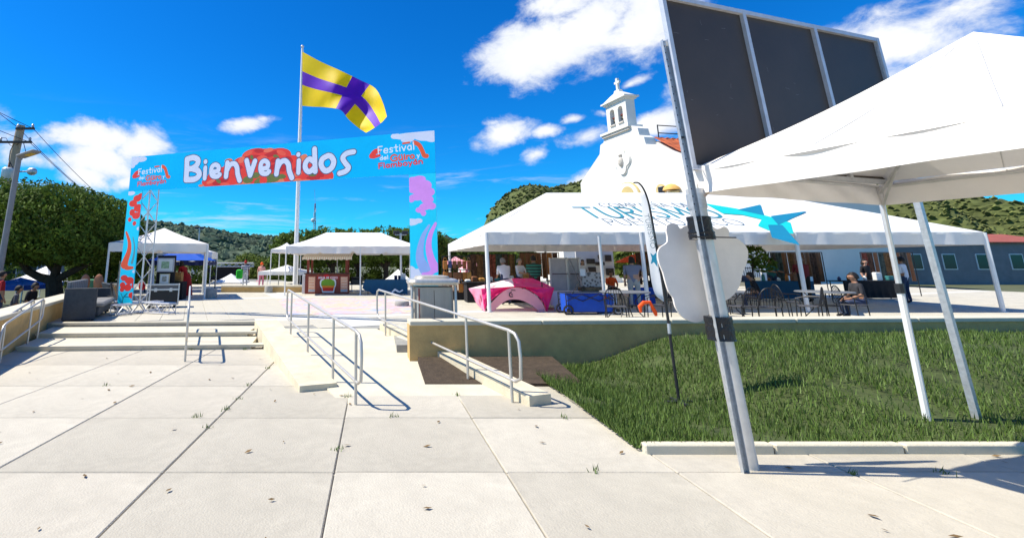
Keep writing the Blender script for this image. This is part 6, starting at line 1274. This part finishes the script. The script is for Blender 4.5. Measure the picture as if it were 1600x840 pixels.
for y in (0, wd): b.grid(lambda u, v: (wx0+.05+(wx1-wx0-.1)*u, WYY+y+(-.02 if y == 0 else .02)*math.sin(u*math.pi)*math.sin(v*3), wz0+(wz1-.03-wz0)*v), 10, 5)
for x in (wx0+.05, wx1-.05): b.grid(lambda u, v: (x, WYY+wd*u, wz0+(wz1-.03-wz0)*v), 4, 4)
b.grid(lambda u, v: (wx0+.05+(wx1-wx0-.1)*u, WYY+wd*v, wz0+.01), 4, 3); b.build('fabric_tub', BLUE, wag, True)
for y in (-.03, wd+.03):
    b = MB(); n = 3
    for k in range(n):
        xa, xb = wx0+(wx1-wx0)*k/n, wx0+(wx1-wx0)*(k+1)/n; zm = wz1-(wz1-wz0)*.42; b.bar((xa, y+WYY, wz1-.03), (xb, y+WYY, zm), .012, 6).bar((xa, y+WYY-.012, zm), (xb, y+WYY-.012, wz1-.03), .012, 6)
    b.build('cross_brace', BLACK, wag); MB().bar((wx0, y+WYY, wz1), (wx1, y+WYY, wz1), .014, 6).build('top_rail', BLACK, wag)
for x in (wx0, wx1):
    for y in (-.03, wd+.03):
        MB().bar((x, WYY+y, .18), (x, WYY+y, wz1+.01), .016, 6).build('corner_post', BLACK, wag); MB().tube([(x+.05+.13*math.cos(a), WYY+y, .13+.13*math.sin(a)) for a in [2*math.pi*i/14 for i in range(15)]], .028, 6).bar((x+.05, WYY+y-.03, .13), (x+.05, WYY+y+.03, .13), .05, 10).build('wheel', BLACK, wag, True)
MB().bar((wx0-.02, WYY+.2, wz0-.02), (wx1+.02, WYY+.2, wz0-.02), .02).build('base_bar', BLACK, wag)
MB().tube([(wx0+.05, WYY+.1, .3), W(905, 440, WYY), W(890, 405, WYY+.3)], .012, 6).build('pull_handle', BLACK, wag); MB().box(W(945, 464, WYY-.06), (.06, .01, .07)).build('red_tag', RED, wag)
# art wall
aw = thing('art_wall', 'white art display wall hung with small dark pictures', 'display', floor_at(935, 26)); ap(903, 392, 962, 440, 26.2, .06, 'white_board', BW2, aw)
for q in ((917, 404, 930, 412), (931, 409, 945, 414), (914, 417, 932, 428), (946, 398, 956, 408), (935, 398, 941, 404), (948, 419, 960, 430)): ap(*q, 26.12, .05, 'dark_picture', mat('dark_picture', (.05, .04, .03), .6, .6, 8), aw)
tag(MB().lathe(W(1000, 403, 24), [(1.15, -.22), (1.05, -.15), (.55, .08), (.05, .24)], 14).build('orange_umbrella', ORANGE, None), 'orange umbrella top behind the woman in grey-blue', 'umbrella'); 
tag(MB().cbox(W(1003, 465, 18.3), (.75, .5, .75), .05).build('blue_cooler', BLUE), 'blue cooler box behind the cafe chair', 'cooler')
# cafe table and chairs
IRON = mat('black_iron', (.02, .02, .022), .45, .2, 6, metal=.3); SEATM = mat('grey_mesh_seat', (.06, .06, .065), .6, .2, 30)
def cafe_table(px_, Y, label, w=.62):
    p = floor_at(px_, Y); t = thing('cafe_table', label, 'table', p, 'cafe tables'); MB().lathe(p, [(w, .70), (w+.02, .715), (w, .735), (.05, .735)], 26).build('table_top', mat('grey_table_top', (.16, .17, .18), .4), t, True)
    for k in range(4): a = math.pi/4+k*math.pi/2; c_ = Vector((math.cos(a), math.sin(a), 0)); MB().tube([p+c_*w*.8+UP*.01, p+c_*w*.45+UP*.25, p+c_*w*.42+UP*.5, p+c_*w*.7+UP*.70], .014, 6).build('leg', IRON, t, True)
    MB().tube([p+Vector((math.cos(a)*.26, math.sin(a)*.26, .36)) for a in [2*math.pi*i/16 for i in range(17)]], .010, 5).build('ring_brace', IRON, t)
def cafe_chair(px_, Y, yaw, label):
    p = floor_at(px_, Y); t = thing('cafe_chair', label, 'chair', p, 'cafe chairs'); c, s = math.cos(yaw), math.sin(yaw); X = Vector((c, s, 0)); D = Vector((-s, c, 0)); q = lambda a, d, z: p+X*a+D*d+UP*z
    MB().cbox(q(0, .02, .43), (.46, .44, .025), .01, X, D).build('seat', SEATM, t)
    arc = [q(.24*math.cos(a), -.22-.10*(.45+.45*math.sin(a)), .48+.42*math.sin(a)) for a in [math.pi*i/16 for i in range(17)]]; MB().tube([q(.24, -.20, .43)]+arc+[q(-.24, -.20, .43)], .013, 6).build('back_frame', IRON, t, True)
    for k in range(-3, 4): h = math.sqrt(max(0, 1-(k/4)**2)); MB().bar(q(k*.06, -.22, .44), q(k*.06, -.22-.045-.05*h, .48+.41*h), .007, 5).build('back_slat', IRON, t)
    for k in (.58, .72): w = math.sqrt(max(.02, 1-((k-.48)/.42)**2))*.235; MB().bar(q(-w, -.29, k), q(w, -.29, k), .006, 5).build('back_crossbar', IRON, t)
    for sx in (-1, 1):
        MB().tube([q(sx*.25, -.2, 0), q(sx*.23, -.21, .43)], .013, 6).build('leg', IRON, t); MB().tube([q(sx*.25, .22, 0), q(sx*.24, .2, .43), q(sx*.26, .19, .62), q(sx*.26, .05, .66), q(sx*.24, -.26, .66)], .013, 6).build('arm_leg', IRON, t, True)
cafe_table(977, 13.6, 'round grey cafe table in front of the woman in grey-blue'); cafe_table(1130, 13.8, 'round grey cafe table partly behind the grey cut-out board'); cafe_table(1290, 13.6, 'round grey cafe table right of the sign pole under the tent')
cafe_chair(1022, 12.9, R(70), 'black iron cafe chair with an orange bag, left of the feather banner'); cafe_chair(962, 12.5, R(160), 'black iron cafe chair before the white tent leg by the wagon'); cafe_chair(1158, 12.5, R(10), 'black iron cafe chair just right of the grey cut-out board'); cafe_chair(1196, 12.3, R(-20), 'black iron cafe chair beside the dark clothed sitting person'); cafe_chair(1068, 13.6, R(100), 'black iron cafe chair mostly behind the grey cut-out board'); cafe_chair(1262, 12.6, R(40), 'black iron cafe chair at the left of the rightmost cafe table'); cafe_chair(1330, 13.0, R(200), 'black iron cafe chair at the right of the rightmost cafe table')
op = W(1012, 480, 12.6); tag(MB().tube([op+Vector((-.18, 0, -.12)), op+Vector((-.2, 0, .02)), op+Vector((-.1, -.02, .12)), op+Vector((.06, -.02, .13)), op+Vector((.10, -.03, .02)), op+Vector((.16, -.03, -.12)), op+Vector((.18, -.02, -.2))], [.03, .05, .05, .04, .04, .05, .03], 8).build('orange_bag', ORANGE, None, True), 'orange cloth bag slung over the cafe chair', 'bag')
p = floor_at(945, 14.9); t = thing('pedestal', 'grey speaker stand post inside the big tent', 'post', p); 
MB().bar(p, p+UP*2.3, .045, 10).build('tube', ALU, t, True); MB().lathe(p, [(.25, 0), (.25, .03), (.06, .06)], 14).build('base', ALU, t, True)
# ------------------------------------------------------------------ more of the market under the right half of the big tent
def goods_table(px_, Y, w, label, cols, drapem=BLACKF):
    p = floor_at(px_, Y); t = thing('stall_table', label, 'table', p); MB().box(p+Vector((0, .3, .74)), (w, .75, .04)).build('table_top', drapem, t)
    MB().grid(lambda u, v: p+Vector((-w/2+w*u, -.08-.02*math.sin(u*w*22)*v, .755-.68*v)), int(w*16), 4).build('table_skirt', drapem, t, True)
    for x in (-w/2+.06, w/2-.06):
        for y in (0, .6): MB().bar(p+Vector((x, y, 0)), p+Vector((x, y, .73)), .018).build('leg', BLACK, t)
    return p
def goods(p, n, w, what, seed):
    r = random.Random(seed)
    for k in range(n):
        h = r.uniform(.10, .34); m_ = LTH[r.randrange(6)] if r.random() < .7 else WPAINT; c_ = p+Vector((-w/2+w*(k+.5)/n, .1+r.uniform(0, .35), .765))
        nm = r.choice(('bottle', 'box', 'jar'))
        if nm == 'box': o = MB().cbox(c_+UP*h/2, (w/n*.7, .18, h), .02).build('craft_box', m_)
        else: o = MB().lathe(c_, [(.05, 0), (.06, .02), (.06, h*.6), (.03 if nm == 'bottle' else .055, h*.8), (.028 if nm == 'bottle' else .05, h)], 10).build('craft_'+nm, m_, None, True)
        tag(o, '%s %s from the left on the %s' % (nm, ('first', 'second', 'third', 'fourth', 'fifth', 'sixth', 'seventh', 'eighth')[k], what), nm, 'goods on the back stall tables')
def textile_rack(px_, Y, label, n, seed, h=1.95):
    p = floor_at(px_, Y); t = thing('textile_rack', label, 'rack', p); r = random.Random(seed); w = n*.26
    for k in range(n):
        x = -w/2+k*.26; dr = r.uniform(1.0, 1.45); ph = r.uniform(0, 6); MB().grid(lambda u, v: p+Vector((x+u*.25, .04*math.sin(u*9+ph)*(.4+v), h-v*dr)), 8, 4).build('textile', r.choice(TX+LTH[:2]), t, True)
    MB().bar(p+Vector((-w/2-.05, 0, h+.02)), p+Vector((w/2+.05, 0, h+.02)), .016).build('rack_bar', BLACK, t)
    for x in (-w/2-.05, w/2+.05): MB().bar(p+Vector((x, 0, 0)), p+Vector((x, 0, h+.02)), .018).build('rack_post', BLACK, t)
textile_rack(846, 23.2, 'rack of dark cloths behind the striped man and the display screen', 7, 1); textile_rack(1040, 22.6, 'rack of dark cloths behind the feather banner', 9, 2); textile_rack(1255, 22.4, 'rack of dark cloths right of the sign pole at the back of the tent', 9, 3); textile_rack(1400, 22.8, 'rightmost rack of dark cloths at the back of the tent', 9, 4)
p = goods_table(1060, 20.4, 2.6, 'black draped stall table behind the cut-out board', 6); goods(p, 8, 2.4, 'table behind the cut-out board', 11)
p = goods_table(1220, 20.2, 2.8, 'blue draped stall table right of the sign pole', 6, DTEAL); goods(p, 8, 2.6, 'blue table right of the pole', 12)
p = goods_table(1370, 20.6, 2.6, 'black draped stall table at the right end of the tent', 6); goods(p, 7, 2.4, 'table at the right tent end', 13)
p = goods_table(905, 20.8, 2.2, 'black draped stall table before the art wall', 6); goods(p, 7, 2.0, 'table before the art wall', 14)
person('vendor in a teal shirt behind the blue draped stall table', floor_at(1212, 21.3), R(175), mat('teal_shirt', (.03, .16, .16), .9), DENIM, SKIN, HAIRD, 1.72, arms='fwd')
person('visitor in a maroon shirt browsing the cloths right of the sign pole', floor_at(1262, 19.2), R(-15), mat('maroon_shirt', (.16, .02, .03), .9), BLACKF, SKIN, HAIRG, 1.76, lean=.12, arms='fwd', stout=1.2)
person('vendor in black at the right end stall table', floor_at(1362, 21.6), R(190), BLACKF, BLACKF, SKINL, HAIRD, 1.66, arms='down', hairlong=.08)
person('visitor in a white shirt at the right end of the tent', floor_at(1420, 18.6), R(20), WSHIRT, DENIM, SKIN, HAIRD, 1.74, arms='one')
person('man in a dark shirt sitting at the cafe table right of the sign pole', floor_at(1345, 13.9), R(75), mat('charcoal_shirt', (.03, .03, .035), .9), DENIM, SKIN, HAIRD, 1.74, sit=True, arms='lap', lean=.12)
person('woman in a brown top standing behind the leather stall', floor_at(742, 22.2), R(185), mat('brown_top', (.10, .05, .03), .9), BLACKF, SKIN, HAIRD, 1.62, arms='fwd', hairlong=.1)
person('man in a blue shirt standing behind the display screen', floor_at(878, 21.8), R(160), mat('blue_shirt', (.03, .06, .18), .9), DENIM, SKIN, HAIRD, 1.70)
cafe_chair(1232, 13.9, R(-95), 'black iron cafe chair behind the rightmost cafe table, nearest the sign pole'); cafe_chair(1094, 12.4, R(-10), 'black iron cafe chair directly behind the taped pole'); cafe_chair(1140, 15.0, R(190), 'black iron cafe chair on the far side of the table behind the cut-out')
# concrete edging along the lawn and weeds in the joints
for k in range(20):
    x = 2.62+k*1.25; o = MB().cbox((x+.6, 5.10, -.262), (1.235, .10, .10), .012).build('lawn_edging', PALE); struct(o)
def weed_pt():
    k = random.random()
    if k < .5: return (.4-.75+1.5*random.randint(-3, 8)+random.gauss(0, .012), random.uniform(3.2, 11), -.295)
    return (random.uniform(-6, 9), 3.15+1.5*random.randint(0, 5)+random.gauss(0, .012), -.295)
cl_ = [weed_pt() for _ in range(60)]
def weed(): c = random.choice(cl_); return (c[0]+random.gauss(0, .03), c[1]+random.gauss(0, .03), c[2])
wd_ = struct(blades('joint_weeds', 700, weed, .05, .006, GRASSM), 'stuff'); wd_['label'] = 'small weeds growing in the street slab joints'
lf = MB()
for k in range(140):
    x, y = random.uniform(-7, 10), random.uniform(3.2, 11.5)
    if x > 2.4 and y > 5: continue
    a = random.uniform(0, 6.28); sz = random.uniform(.02, .045); z = -.286+random.uniform(0, .004); d1 = Vector((math.cos(a), math.sin(a), random.uniform(-.1, .3)))*sz; d2 = Vector((-math.sin(a), math.cos(a), random.uniform(0, .3)))*sz*.45; c = Vector((x, y, z+.004)); lf.add([c-d1, c+d2, c+d1, c-d2], [(0, 1, 2, 3)])
fl_ = struct(lf.build('fallen_leaves', mat('dry_leaf', (.16, .10, .04), .9, .4, 9)), 'stuff'); fl_['label'] = 'dry leaves scattered on the street slabs'
